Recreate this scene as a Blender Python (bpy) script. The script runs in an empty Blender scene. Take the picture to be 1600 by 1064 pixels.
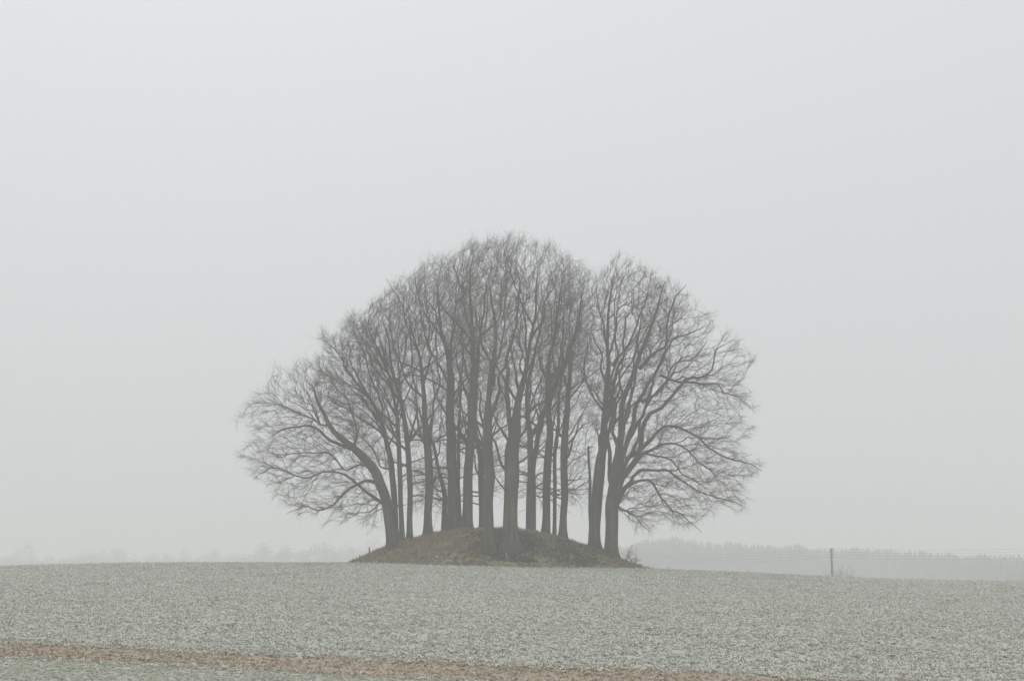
import bpy, math, random
import numpy as np
from mathutils import Vector

SC = bpy.context.scene
COL = SC.collection
RNG = np.random.default_rng(11)
random.seed(5)

# ------------------------------------------------------------------ camera
F = 2800.0                        # focal length in photo pixels (1600 wide)
HOR = 890.0                       # photo row of eye level
PITCH = math.atan((HOR - 532.0) / F)
cam_d = bpy.data.cameras.new('camera')
cam = bpy.data.objects.new('camera', cam_d)
COL.objects.link(cam)
cam_d.sensor_width = 36.0
cam_d.lens = F / 1600.0 * 36.0
cam_d.clip_start = 0.1
cam_d.clip_end = 6000
cam.location = (0, 0, 0)          # eye level is z = 0
cam.rotation_euler = (math.pi / 2 + PITCH, 0, 0)
SC.camera = cam

# ------------------------------------------------------------------ sky and sun
SUN_EL, SUN_AZ = math.radians(40), math.radians(-12)     # azimuth from +Y towards +X
w = bpy.data.worlds.new('World')
SC.world = w
w.use_nodes = True
nt = w.node_tree
nt.nodes.clear()
out = nt.nodes.new('ShaderNodeOutputWorld')
bg = nt.nodes.new('ShaderNodeBackground')
sky = nt.nodes.new('ShaderNodeTexSky')
sky.sky_type = 'NISHITA'
sky.sun_disc = False
sky.sun_elevation = SUN_EL
sky.sun_rotation = SUN_AZ
sky.air_density = 1.0
sky.dust_density = 5.0
hsv = nt.nodes.new('ShaderNodeHueSaturation')
hsv.inputs['Saturation'].default_value = 0.12
mix = nt.nodes.new('ShaderNodeMixRGB')
mix.inputs[0].default_value = 0.95
# a closed, even cloud layer: a little brighter towards the zenith, the same all round
tc = nt.nodes.new('ShaderNodeTexCoord')
sep = nt.nodes.new('ShaderNodeSeparateXYZ')
ramp = nt.nodes.new('ShaderNodeMapRange')
ramp.inputs['From Min'].default_value = 0.0
ramp.inputs['From Max'].default_value = 1.0
ramp.inputs['To Min'].default_value = 0.93
ramp.inputs['To Max'].default_value = 1.40
cm = nt.nodes.new('ShaderNodeVectorMath')
cm.operation = 'SCALE'
cm.inputs[0].default_value = (6.77, 7.03, 7.15)
nt.links.new(tc.outputs['Generated'], sep.inputs[0])
nt.links.new(sep.outputs['Z'], ramp.inputs['Value'])
nt.links.new(ramp.outputs[0], cm.inputs['Scale'])
nt.links.new(sky.outputs[0], hsv.inputs['Color'])
nt.links.new(hsv.outputs[0], mix.inputs[1])
nt.links.new(cm.outputs[0], mix.inputs[2])
nt.links.new(mix.outputs[0], bg.inputs['Color'])
bg.inputs['Strength'].default_value = 0.1
nt.links.new(bg.outputs[0], out.inputs['Surface'])

sun_d = bpy.data.lights.new('sun', 'SUN')
sun_d.energy = 0.5
sun_d.angle = math.radians(60)
sun_d.color = (1.0, 0.97, 0.92)
sun = bpy.data.objects.new('sun', sun_d)
COL.objects.link(sun)
sun.rotation_euler = (math.pi / 2 - SUN_EL, 0, math.pi - SUN_AZ)

vs = SC.view_settings
vs.view_transform = 'Standard'
vs.look = 'None'
vs.gamma = 1.0
vs.exposure = 0.0
vs.use_curve_mapping = False
SC.cycles.volume_bounces = 3
SC.cycles.max_bounces = 8
SC.cycles.use_denoising = True
SC.cycles.use_adaptive_sampling = False


# ------------------------------------------------------------------ helpers
CP, SP = math.cos(PITCH), math.sin(PITCH)


def at(px, py, Y):
    """photo pixel -> world point at distance Y along the ground"""
    dx = (px - 800.0) / F
    up = (532.0 - py) / F
    fy = CP - up * SP
    fz = SP + up * CP
    return np.array([dx / fy * Y, Y, fz / fy * Y])


def row_of(p):
    """world point -> photo (column, row)"""
    fwd = p[1] * CP + p[2] * SP
    up = -p[1] * SP + p[2] * CP
    return 800 + F * p[0] / fwd, 532 - F * up / fwd


def mesh_np(name, V, quads=None, tris=None, smooth=True):
    me = bpy.data.meshes.new(name)
    V = np.asarray(V, np.float32)
    nq = 0 if quads is None else len(quads)
    ntri = 0 if tris is None else len(tris)
    parts = []
    if nq:
        parts.append(np.asarray(quads, np.int32).ravel())
    if ntri:
        parts.append(np.asarray(tris, np.int32).ravel())
    li = np.concatenate(parts) if parts else np.zeros(0, np.int32)
    me.vertices.add(len(V))
    me.vertices.foreach_set('co', V.ravel())
    me.loops.add(len(li))
    me.loops.foreach_set('vertex_index', li)
    me.polygons.add(nq + ntri)
    starts = np.concatenate([np.arange(nq) * 4, nq * 4 + np.arange(ntri) * 3]).astype(np.int32)
    me.polygons.foreach_set('loop_start', starts)
    if smooth and nq + ntri:
        me.polygons.foreach_set('use_smooth', np.ones(nq + ntri, bool))
    me.update(calc_edges=True)
    return me


def obj(name, me, mat=None, parent=None, loc=None):
    o = bpy.data.objects.new(name, me)
    COL.objects.link(o)
    if mat is not None and me is not None and not me.materials:
        me.materials.append(mat)
    if parent is not None:
        o.parent = parent
    if loc is not None:
        o.location = loc
    return o


def tag(o, label=None, cat=None, group=None, kind=None):
    if label:
        o['label'] = label
    if cat:
        o['category'] = cat
    if group:
        o['group'] = group
    if kind:
        o['kind'] = kind
    return o


def empty(name, loc):
    o = bpy.data.objects.new(name, None)
    COL.objects.link(o)
    o.location = loc
    o.empty_display_size = 0.3
    return o


def mat_noise(name, cols, scale=3.0, detail=6.0, rough=0.9, bump=0.0, rand=0.0, stops=None, coord='Object', stretch=None, scale2=None, mix2=None):
    """principled material: colour ramp over a noise, optional second larger noise and per-instance variation"""
    m = bpy.data.materials.new(name)
    m.use_nodes = True
    n, l = m.node_tree.nodes, m.node_tree.links
    p = n['Principled BSDF']
    p.inputs['Roughness'].default_value = rough
    p.inputs['Specular IOR Level'].default_value = 0.2
    t = n.new('ShaderNodeTexCoord')
    src = t.outputs[coord]
    if stretch:
        mp = n.new('ShaderNodeMapping')
        mp.inputs['Scale'].default_value = stretch
        l.new(src, mp.inputs['Vector'])
        src = mp.outputs[0]
    nz = n.new('ShaderNodeTexNoise')
    nz.inputs['Scale'].default_value = scale
    nz.inputs['Detail'].default_value = detail
    nz.inputs['Roughness'].default_value = 0.65
    l.new(src, nz.inputs['Vector'])
    r = n.new('ShaderNodeValToRGB')
    el = r.color_ramp.elements
    stops = stops or [0.32 + 0.36 * i / (len(cols) - 1) for i in range(len(cols))]
    while len(el) < len(cols):
        el.new(0.5)
    for e, c, s in zip(el, cols, stops):
        e.position = s
        e.color = (*c, 1)
    l.new(nz.outputs['Fac'], r.inputs['Fac'])
    col = r.outputs[0]
    if mix2 is not None:
        n2 = n.new('ShaderNodeTexNoise')
        n2.inputs['Scale'].default_value = scale2
        n2.inputs['Detail'].default_value = 4
        l.new(t.outputs[coord], n2.inputs['Vector'])
        mr = n.new('ShaderNodeMapRange')
        mr.inputs['From Min'].default_value = 0.42
        mr.inputs['From Max'].default_value = 0.62
        l.new(n2.outputs['Fac'], mr.inputs['Value'])
        mx = n.new('ShaderNodeMixRGB')
        l.new(mr.outputs[0], mx.inputs[0])
        l.new(col, mx.inputs[1])
        mx.inputs[2].default_value = (*mix2, 1)
        col = mx.outputs[0]
    if rand > 0:
        oi = n.new('ShaderNodeObjectInfo')
        mr = n.new('ShaderNodeMapRange')
        mr.inputs['To Min'].default_value = 1 - rand
        mr.inputs['To Max'].default_value = 1 + rand
        l.new(oi.outputs['Random'], mr.inputs['Value'])
        sc = n.new('ShaderNodeVectorMath')
        sc.operation = 'SCALE'
        l.new(col, sc.inputs[0])
        l.new(mr.outputs[0], sc.inputs['Scale'])
        col = sc.outputs[0]
    l.new(col, p.inputs['Base Color'])
    if bump > 0:
        b = n.new('ShaderNodeBump')
        b.inputs['Strength'].default_value = bump
        b.inputs['Distance'].default_value = 0.05
        l.new(nz.outputs['Fac'], b.inputs['Height'])
        l.new(b.outputs[0], p.inputs['Normal'])
    return m


M_BARK = mat_noise('beech bark', [(0.042, 0.035, 0.023), (0.085, 0.071, 0.047), (0.19, 0.165, 0.115)], 1.6, 9, 0.92, 0.8, stretch=(1.6, 1.6, 0.22), scale2=0.5, mix2=(0.07, 0.062, 0.038))
M_TWIG = mat_noise('beech twigs', [(0.068, 0.055, 0.046), (0.105, 0.088, 0.075)], 1.2, 3, 0.85)
M_DEAD = mat_noise('dead wood', [(0.06, 0.057, 0.05), (0.11, 0.105, 0.095)], 3.0, 6, 0.95, 0.4, stretch=(1, 1, 0.2))
M_FIELD = mat_noise('frosted soil and crop', [(0.44, 0.43, 0.35), (0.55, 0.545, 0.47), (0.64, 0.645, 0.585)], 5.5, 9, 0.95, 0.7, coord='Object', stretch=(1.0, 1.0, 1.0), scale2=0.35, mix2=(0.47, 0.465, 0.395))
M_SOIL = mat_noise('bare soil with leaf litter', [(0.285, 0.218, 0.146), (0.425, 0.352, 0.26), (0.535, 0.485, 0.40)], 6, 9, 0.95, 0.7, scale2=0.7, mix2=(0.435, 0.375, 0.292))
M_VERGE = mat_noise('frosted short grass', [(0.36, 0.36, 0.29), (0.46, 0.46, 0.39), (0.53, 0.535, 0.47)], 7, 8, 0.95, 0.4, scale2=0.5, mix2=(0.43, 0.43, 0.36))
M_MOUND = mat_noise('dry winter turf', [(0.165, 0.14, 0.07), (0.285, 0.25, 0.135), (0.40, 0.35, 0.205)], 1.6, 9, 0.95, 0.8, scale2=0.32, mix2=(0.21, 0.19, 0.095))
M_CROP = mat_noise('frosted crop leaves', [(0.56, 0.56, 0.475), (0.67, 0.67, 0.60), (0.77, 0.775, 0.73)], 9, 4, 0.8, 0, rand=0.12)
M_CROPD = mat_noise('dark crop leaves', [(0.36, 0.365, 0.275), (0.46, 0.465, 0.38), (0.58, 0.585, 0.51)], 9, 4, 0.8, 0, rand=0.3)
M_VGRASS = mat_noise('frosted grass blades', [(0.46, 0.46, 0.37), (0.62, 0.62, 0.54)], 6, 3, 0.85, 0, rand=0.25)
M_LITTER = mat_noise('dead leaves', [(0.365, 0.272, 0.178), (0.485, 0.39, 0.285), (0.595, 0.535, 0.44)], 5, 3, 0.85, 0, rand=0.35)
M_STRAW = mat_noise('dry straw grass', [(0.20, 0.165, 0.085), (0.34, 0.28, 0.155), (0.48, 0.41, 0.26)], 4, 3, 0.9, 0, rand=0.35)
M_REDLEAF = mat_noise('copper beech litter', [(0.16, 0.09, 0.05), (0.30, 0.18, 0.11)], 4, 3, 0.9, 0, rand=0.35)
M_POLE = mat_noise('weathered pole wood', [(0.045, 0.042, 0.04), (0.085, 0.08, 0.075)], 4, 5, 0.9, 0.2, stretch=(1, 1, 0.1))
M_POST = mat_noise('grey fence post wood', [(0.20, 0.19, 0.165), (0.34, 0.33, 0.30)], 9, 5, 0.9, 0.3, stretch=(1, 1, 0.15))
M_POSTD = mat_noise('dark fence post wood', [(0.05, 0.048, 0.042), (0.09, 0.085, 0.075)], 9, 5, 0.9, 0.3, stretch=(1, 1, 0.15))
M_STONE = mat_noise('pale fieldstone', [(0.42, 0.41, 0.39), (0.66, 0.66, 0.65)], 7, 6, 0.9, 0.4)
M_WIRE = mat_noise('wire metal', [(0.05, 0.05, 0.05), (0.08, 0.08, 0.08)], 2, 2, 0.6)
M_CERAM = mat_noise('insulator ceramic', [(0.10, 0.08, 0.07), (0.16, 0.13, 0.11)], 6, 2, 0.35)
M_WOOD = mat_noise('far conifer wood', [(0.022, 0.030, 0.020), (0.045, 0.055, 0.038)], 0.2, 4, 0.95)
M_FARTREE = mat_noise('far bare crowns', [(0.04, 0.037, 0.031), (0.07, 0.065, 0.055)], 0.3, 4, 0.95)
M_SHRUB = mat_noise('bare shrub stems', [(0.07, 0.062, 0.055), (0.12, 0.11, 0.10)], 3, 3, 0.9)

# ------------------------------------------------------------------ terrain
CREST_Y = 132.0
_cp = [(-700, 895), (-200, 888), (0, 885), (250, 880.5), (440, 879), (560, 879), (700, 881.5), (800, 884), (1010, 889), (1300, 902), (1600, 910), (1900, 916), (2400, 922)]
_cx = np.array([at(a, b, CREST_Y)[0] for a, b in _cp])
_cz = np.array([at(a, b, CREST_Y)[2] for a, b in _cp])


def crest(x):
    z = 0
    for d in (-4, -2, 0, 2, 4):
        z = z + np.interp(x + d, _cx, _cz)
    return z / 5


def terrain(x, y):
    x = np.asarray(x, float)
    y = np.asarray(y, float)
    c = crest(x) + 0.04
    s = (c + 3.1) / (CREST_Y - 50.0)
    line = -3.1 + s * (y - 50.0)
    t = np.clip(y / 50.0, 0, 1)
    h00, h10 = 2 * t**3 - 3 * t**2 + 1, t**3 - 2 * t**2 + t
    h01, h11 = -2 * t**3 + 3 * t**2, t**3 - t**2
    near = h00 * -1.7 + h10 * 50 * -0.03 + h01 * -3.1 + h11 * 50 * s
    front = np.where(y < 50, near, line)
    d = np.maximum(y - CREST_Y, 0)
    back = c - 0.012 * np.minimum(d, 18) - 0.035 * np.clip(d - 18, 0, 110) - 0.006 * np.clip(d - 268, 0, 600)
    back = np.where(y < CREST_Y, c + 0.012 * (CREST_Y - y), back)
    k = 18.0
    z = -np.log(np.exp(-k * np.clip(front - back, -3, 30)) + 1.0) / k + back
    z = np.where(y < 100, front, z)
    und = 0.05 * np.sin(x * 0.21 + y * 0.13) * np.sin(y * 0.17 - x * 0.06) * np.clip((y - 50) / 30, 0, 1)
    return z + und


MX, MY, MA, MB_ = at(783, 880, 140.0)[0], 140.5, 11.8, 11.0


def bump2(x, y):
    return (np.sin(x * 1.7 + 0.6 * y) * np.sin(y * 1.9 - 0.5 * x) + 0.6 * np.sin(x * 3.7 - y * 2.3) * np.sin(y * 4.1 + x)) * 0.5


def mound(x, y):
    x = np.asarray(x, float)
    y = np.asarray(y, float)
    u, v = (x - MX) / MA, (y - MY) / MB_
    r = np.sqrt(u * u + v * v)
    right = np.clip(u / np.maximum(r, 1e-6) * 0.5 + 0.5, 0, 1)
    p = 0.98 + 0.36 * right
    h = 2.82 * np.maximum(1 - np.minimum(r, 1) ** 2, 0) ** p
    h = h + 0.09 * bump2(x, y) * np.clip((1 - r) * 3, 0, 1)
    return terrain(x, y) + h - 0.35 * np.clip((r - 1.0) / 0.06, 0, 1) + 0.03 * np.clip((1.0 - r) * 12, -1, 1)


def axis(dense0, dense1, step, lo, hi, grow=1.18):
    a = list(np.arange(dense0, dense1 + 1e-6, step))
    s, v = step, a[-1]
    while v < hi:
        s *= grow
        v += s
        a.append(min(v, hi))
    s, v = step, a[0]
    while v > lo:
        s *= grow
        v -= s
        a.insert(0, max(v, lo))
    return np.array(a)


def sheet(name, xs, ys, zf, mat):
    X, Y = np.meshgrid(xs, ys)
    Z = zf(X, Y)
    V = np.stack([X, Y, Z], -1).reshape(-1, 3)
    nx, ny = len(xs), len(ys)
    i = (np.arange(ny - 1)[:, None] * nx + np.arange(nx - 1)[None, :]).ravel()
    Q = np.stack([i, i + 1, i + nx + 1, i + nx], -1)
    return obj(name, mesh_np(name, V, Q), mat)


FAR = 1700.0
field = sheet('field', axis(-66, 66, 1.0, -FAR, FAR), axis(-10, 170, 1.0, -300, FAR), terrain, M_FIELD)
tag(field, kind='structure')

# field-edge lines: s = signed distance from the soil strip's middle line, positive towards the mound
P0, P1 = np.array([-17.3, 60.6]), np.array([5.4, 50.2])
DIR = (P1 - P0) / np.linalg.norm(P1 - P0)
NRM = np.array([-DIR[1], DIR[0]])


def edge_wob(t, k):
    return 0.16 * np.sin(t * 0.9 + k) + 0.10 * np.sin(t * 2.3 + 2.1 * k) + 0.06 * np.sin(t * 5.1 + k) + 0.04 * np.sin(t * 11.3 - k)


def band(name, s0, s1, k0, k1, n, lift, mat, t0=-60, t1=90, step=0.25):
    ts = np.arange(t0, t1, step)
    V = []
    for j in range(n + 1):
        f = j / n
        s = s0 + (s1 - s0) * f
        if j == 0 and k0:
            s = s + edge_wob(ts, k0)
        elif j == n and k1:
            s = s + edge_wob(ts, k1)
        else:
            s = s + 0 * ts
        xy = P0[None] + ts[:, None] * DIR[None] + s[:, None] * NRM[None] if np.ndim(s) else None
        V.append(np.column_stack([xy, terrain(xy[:, 0], xy[:, 1]) + lift]))
    V = np.stack(V, 1)
    m, c = V.shape[0], V.shape[1]
    i = (np.arange(m - 1)[:, None] * c + np.arange(c - 1)[None, :]).ravel()
    Q = np.stack([i, i + c, i + c + 1, i + 1], -1)
    return obj(name, mesh_np(name, V.reshape(-1, 3), Q), mat)


tag(band('soil_strip', -3.8, 2.6, 0, 1.7, 8, 0.03, M_SOIL), kind='structure')
tag(band('grass_verge', -44.0, -2.75, 0, 4.4, 60, 0.055, M_VERGE, step=0.5), kind='structure')

# the burial mound
na, nr = 120, 56
th = np.linspace(0, 2 * np.pi, na, endpoint=False)
rr = np.linspace(0, 1.06, nr + 1)[1:]
X = MX + MA * rr[:, None] * np.cos(th)[None]
Y = MY + MB_ * rr[:, None] * np.sin(th)[None]
V = np.concatenate([[[MX, MY, float(mound(MX, MY))]], np.stack([X, Y, mound(X, Y)], -1).reshape(-1, 3)])
i = np.arange(nr - 1)[:, None] * na + np.arange(na)[None]
j = np.arange(nr - 1)[:, None] * na + (np.arange(na)[None] + 1) % na
Q = np.stack([i, i + na, j + na, j], -1).reshape(-1, 4)[:, ::-1] + 1
T = np.stack([np.zeros(na, int), 1 + np.arange(na), 1 + (np.arange(na) + 1) % na], -1)
md = obj('burial_mound', mesh_np('burial_mound', V, Q, T), M_MOUND)
tag(md, kind='structure')




def face_Y(px, row):
    """distance at which the mound's near face shows at this photo row"""
    lo_, hi_ = 129.7, 140.0
    for _ in range(40):
        m_ = 0.5 * (lo_ + hi_)
        x_ = at(px, row, m_)[0]
        if row_of((x_, m_, float(mound(x_, m_))))[1] > row:
            lo_ = m_
        else:
            hi_ = m_
    return lo_


# ------------------------------------------------------------------ trees
def catmull(P, step):
    """resample control rows (any columns, xyz first) along a Catmull-Rom curve"""
    P = np.asarray(P, float)
    A = np.vstack([2 * P[0] - P[1], P, 2 * P[-1] - P[-2]])
    outp = []
    for k in range(len(P) - 1):
        p0, p1, p2, p3 = A[k:k + 4]
        n = max(2, int(np.linalg.norm((p2 - p1)[:3]) / step + 0.5))
        t = (np.arange(n) / n)[:, None]
        outp.append(0.5 * ((2 * p1) + (-p0 + p2) * t + (2 * p0 - 5 * p1 + 4 * p2 - p3) * t**2 + (-p0 + 3 * p1 - 3 * p2 + p3) * t**3))
    outp.append(P[-1:])
    return np.vstack(outp)


def tube(P, R, sides, flare=None, seed=0):
    """one continuous tube along P with radii R; flare = (height, amount) for roots"""
    n = len(P)
    T = np.gradient(P, axis=0)
    T /= np.linalg.norm(T, axis=1)[:, None] + 1e-9
    u = np.cross(T[0], [0.0, 1.0, 0.0])
    if np.linalg.norm(u) < 0.1:
        u = np.array([1.0, 0, 0])
    a = np.linspace(0, 2 * np.pi, sides, endpoint=False)
    V = []
    ph = np.random.default_rng(seed).uniform(0, 6.28, 3)
    s = 0.0
    for k in range(n):
        u = u - T[k] * np.dot(u, T[k])
        u /= np.linalg.norm(u)
        v = np.cross(T[k], u)
        if k:
            s += np.linalg.norm(P[k] - P[k - 1])
        rad = R[k] * (1 + 0.06 * np.sin(2 * a + ph[0] + s * 0.5) + 0.05 * np.sin(3 * a + ph[1] - s * 0.8))
        if flare:
            f = math.exp(-max(s - 0.35, 0) / flare[0]) * flare[1]
            rad = rad * (1 + f * (0.55 + 0.45 * np.sin(5 * a + ph[2])))
        V.append(P[k] + rad[:, None] * (np.cos(a)[:, None] * u + np.sin(a)[:, None] * v))
    V = np.vstack(V + [P[-1:] + T[-1:] * R[-1]])
    i = (np.arange(n - 1)[:, None] * sides + np.arange(sides)[None]).ravel()
    j = (np.arange(n - 1)[:, None] * sides + (np.arange(sides)[None] + 1) % sides).ravel()
    Q = np.stack([i, j, j + sides, i + sides], -1)
    l = (n - 1) * sides
    Tt = np.stack([l + np.arange(sides), l + (np.arange(sides) + 1) % sides, np.full(sides, n * sides)], -1)
    return V, Q, Tt


def seg_tubes(A, B, ra, rb, sides, TA=None, TB=None):
    """many short open tubes A->B at once"""
    D = B - A
    D /= np.linalg.norm(D, axis=1)[:, None] + 1e-9
    ref = np.where(np.abs(D[:, 2:3]) > 0.8, np.array([[1.0, 0.2, 0]]), np.array([[0.1, 0.2, 1.0]]))
    u = np.cross(D, ref)
    u /= np.linalg.norm(u, axis=1)[:, None]
    v = np.cross(D, u)
    a = np.linspace(0, 2 * np.pi, sides, endpoint=False)
    ring = np.cos(a)[None, :, None] * u[:, None] + np.sin(a)[None, :, None] * v[:, None]
    V = np.stack([A[:, None] + ring * ra[:, None, None], B[:, None] + ring * rb[:, None, None]], 1)   # n,2,k,3
    n = len(A)
    base = np.arange(n)[:, None] * 2 * sides
    k = np.arange(sides)[None]
    k2 = (k + 1) % sides
    Q = np.stack([base + k, base + k2, base + sides + k2, base + sides + k], -1).reshape(-1, 4)
    return V.reshape(-1, 3), Q


def seg_cones(A, B, ra, sides=3):
    D = B - A
    D /= np.linalg.norm(D, axis=1)[:, None] + 1e-9
    ref = np.where(np.abs(D[:, 2:3]) > 0.8, np.array([[1.0, 0.2, 0]]), np.array([[0.1, 0.2, 1.0]]))
    u = np.cross(D, ref)
    u /= np.linalg.norm(u, axis=1)[:, None]
    v = np.cross(D, u)
    a = np.linspace(0, 2 * np.pi, sides, endpoint=False)
    ring = np.cos(a)[None, :, None] * u[:, None] + np.sin(a)[None, :, None] * v[:, None]
    V = np.concatenate([A[:, None] + ring * ra[:, None, None], B[:, None]], 1)
    n = len(A)
    base = np.arange(n)[:, None] * (sides + 1)
    k = np.arange(sides)[None]
    T = np.stack([base + k, base + (k + 1) % sides, base + sides + 0 * k], -1).reshape(-1, 3)
    return V.reshape(-1, 3), T


def norm(v):
    return v / (np.linalg.norm(v, axis=-1, keepdims=True) + 1e-9)


class Acc:
    def __init__(s):
        s.V, s.Q, s.T, s.n = [], [], [], 0

    def add(s, V, Q=None, T=None):
        if Q is not None and len(Q):
            s.Q.append(Q + s.n)
        if T is not None and len(T):
            s.T.append(T + s.n)
        s.V.append(V)
        s.n += len(V)

    def mesh(s, name):
        return mesh_np(name, np.vstack(s.V), np.vstack(s.Q) if s.Q else None, np.vstack(s.T) if s.T else None)


def poly_sdf(poly, p):
    """signed distance (positive inside) of points p to a polygon"""
    a = np.asarray(poly, float)
    b = np.roll(a, -1, 0)
    d = np.full(len(p), 1e9)
    ins = np.zeros(len(p), bool)
    for q, r in zip(a, b):
        e = r - q
        w_ = p - q
        t = np.clip((w_ @ e) / (e @ e), 0, 1)
        d = np.minimum(d, np.linalg.norm(w_ - t[:, None] * e, axis=1))
        c = ((q[1] > p[:, 1]) != (r[1] > p[:, 1])) & (p[:, 0] < (r[0] - q[0]) * (p[:, 1] - q[1]) / (r[1] - q[1] + 1e-12) + q[0])
        ins ^= c
    return np.where(ins, d, -d)


def grow(nodes, npl, ndir, targets, bal, ang, rng):
    """join the targets to the skeleton one by one (shortest detour first); returns parents for every target"""
    n0, m = len(nodes), len(targets)
    P = np.vstack([nodes, targets])
    par = np.full(n0 + m, -1)
    pl = np.concatenate([npl, np.zeros(m)])
    dr = np.vstack([ndir, np.zeros((m, 3))])
    kids = np.zeros(n0 + m)
    best = np.full(m, 1e18)
    bp = np.zeros(m, int)
    for a in range(n0):
        d = targets - P[a]
        L = np.linalg.norm(d, axis=1) + 1e-6
        c = L * (1 + ang * (1 - (d @ dr[a]) / L)) + bal * pl[a]
        k = c < best
        best[k] = c[k]
        bp[k] = a
    order = []
    for _ in range(m):
        k = int(np.argmin(best))
        best[k] = 1e18
        i = n0 + k
        p = bp[k]
        par[i] = p
        kids[p] += 1
        e = P[i] - P[p]
        L = np.linalg.norm(e) + 1e-6
        pl[i] = pl[p] + L
        dr[i] = norm(0.65 * e / L + 0.35 * dr[p])
        order.append(i)
        d = targets - P[i]
        L = np.linalg.norm(d, axis=1) + 1e-6
        c = L * (1 + ang * (1 - (d @ dr[i]) / L)) + bal * pl[i]
        kk = (c < best) & (best < 1e17)
        best[kk] = c[kk]
        bp[kk] = i
    return P, par, dr, order


STAT = {'tris': 0}


def build_tree(name, label, group, cat, t, seed):
    rng = np.random.default_rng(seed)
    Y0 = t['Y']
    bx = at(t['trunk'][0][0], t['trunk'][0][1], Y0)[0]
    bz = float(t['ground'](bx, Y0))
    base = np.array([bx, Y0, bz])
    root = empty(name, base)
    tag(root, label, cat, group)
    K = Y0 / F
    # --- trunk
    ctl = []
    for k, (px, py, wd) in enumerate(t['trunk']):
        dy = t.get('lean', 0.0) * k / max(len(t['trunk']) - 1, 1)
        p = at(px, py, Y0 + dy)
        if k == 0:
            p[2] = bz
        ctl.append([*p, wd * K * 0.47 * (0.82 + 0.18 * min(max((py - 560) / 140, 0), 1))])
    ctl.insert(0, [ctl[0][0] * 1.0 + 0.0, ctl[0][1], bz - 0.35, ctl[0][3] * 1.02])
    C = catmull(ctl, 0.45)
    P, R = C[:, :3], np.maximum(C[:, 3], 0.012)
    jit = rng.normal(0, 1, P.shape)
    for _ in range(3):
        jit[1:-1] = (jit[:-2] + jit[1:-1] + jit[2:]) / 3
    fade = np.clip((P[:, 2] - bz - 1.0) / 4, 0, 1)[:, None]
    kink = rng.normal(0, 1, (len(P) // 5 + 2, 3))
    kk = np.column_stack([np.interp(np.linspace(0, len(kink) - 1, len(P)), np.arange(len(kink)), kink[:, c_]) for c_ in range(3)])
    P = P + (jit * 0.07 + kk * t.get('kink', 0.06)) * fade
    R[-4:] *= [0.9, 0.75, 0.55, 0.35]
    V, Q, Tt = tube(P, R, 12, t.get('flare', (0.45, 0.6)), seed)
    mt = t.get('mat', M_BARK)
    obj('trunk', mesh_np('trunk', V - base, Q, Tt), mt, root)
    nodes, npl, ndir, nrad = [], [], [], []
    clear = t.get('clear', 4.0)

    def push(P, R, pl0, skip=0.0):
        s = np.concatenate([[0], np.cumsum(np.linalg.norm(np.diff(P, axis=0), axis=1))])
        D = norm(np.gradient(P, axis=0))
        for q in range(len(P)):
            if s[q] >= skip:
                nodes.append(P[q])
                npl.append(pl0 + s[q])
                ndir.append(D[q])
                nrad.append(R[q])
        return s

    push(P, R, 0, clear)
    # --- limbs
    for li, (pts, w0, w1, dye) in enumerate(t.get('limbs', [])):
        n = len(pts)
        # start on the nearest trunk point
        k0 = int(np.argmin([np.hypot(*(np.array(row_of(q)) - np.array(pts[0]))) for q in P]))
        y0 = P[k0][1]
        ctl = []
        for k, (px, py) in enumerate(pts):
            f = k / (n - 1)
            p = at(px, py, y0 + dye * f)
            if k == 0:
                p = 0.5 * p + 0.5 * P[k0]
            ctl.append([*p, max(w0 + (w1 - w0) * f ** 0.62, 0) * K * 0.47 * (1 if k < n - 1 else 0.5)])
        Cl = catmull(ctl, 0.4)
        Pl, Rl = Cl[:, :3], np.maximum(Cl[:, 3], 0.012)
        jit = rng.normal(0, 1, Pl.shape)
        jit[1:-1] = (jit[:-2] + jit[1:-1] + jit[2:]) / 3
        jit[0] = 0
        kink = rng.normal(0, 1, (max(3, len(Pl) // 4 + 2), 3))
        kk = np.column_stack([np.interp(np.linspace(0, len(kink) - 1, len(Pl)), np.arange(len(kink)), kink[:, c_]) for c_ in range(3)])
        kk = kk * np.clip(np.arange(len(Pl)) / 4, 0, 1)[:, None]
        Pl = Pl + jit * 0.08 + kk * 0.17
        Rl[0] = min(Rl[0] * 1.25, R[k0])
        V, Q, Tt = tube(Pl, Rl, 8, None, seed + li + 1)
        obj('limb', mesh_np('limb', V - base, Q, Tt), mt, root)
        push(Pl, Rl, 0.5 * np.linalg.norm(P[k0] - base), 0.4)
    if 'env' not in t:
        return root
    extra = []
    top_row = min(q[1] for q in t['env'])
    for li in range(t.get('fan', 0)):
        ok = [q for q in range(len(P)) if top_row + 130 < row_of(P[q])[1] < 725]
        if not ok:
            break
        k0 = int(rng.choice(ok))
        home = np.sign(t['trunk'][0][0] - 800)
        sx = home if rng.random() < 0.75 else -home
        tilt_ = rng.uniform(0.45, 0.95)
        d = norm(np.array([sx * math.sin(tilt_) * rng.uniform(0.6, 1.0), rng.uniform(-0.6, 0.6), math.cos(tilt_)]))
        q = P[k0].copy()
        Pl = [q]
        L_ = rng.uniform(4.0, 7.5)
        nseg = 12
        for s_ in range(nseg):
            d = norm(d + rng.normal(0, 0.13, 3) + np.array([0, 0, 0.05]))
            q = q + d * L_ / nseg
            Pl.append(q)
        Pl = np.array(Pl)
        Rl = np.linspace(min(rng.uniform(0.07, 0.12), 0.6 * R[k0]), 0.014, nseg + 1)
        V, Q, Tt = tube(Pl, Rl, 6, None, seed + 70 + li)
        obj('limb', mesh_np('limb', V - base, Q, Tt), mt, root)
        push(Pl, Rl, 0.5 * np.linalg.norm(P[k0] - base), 0.5)
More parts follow.
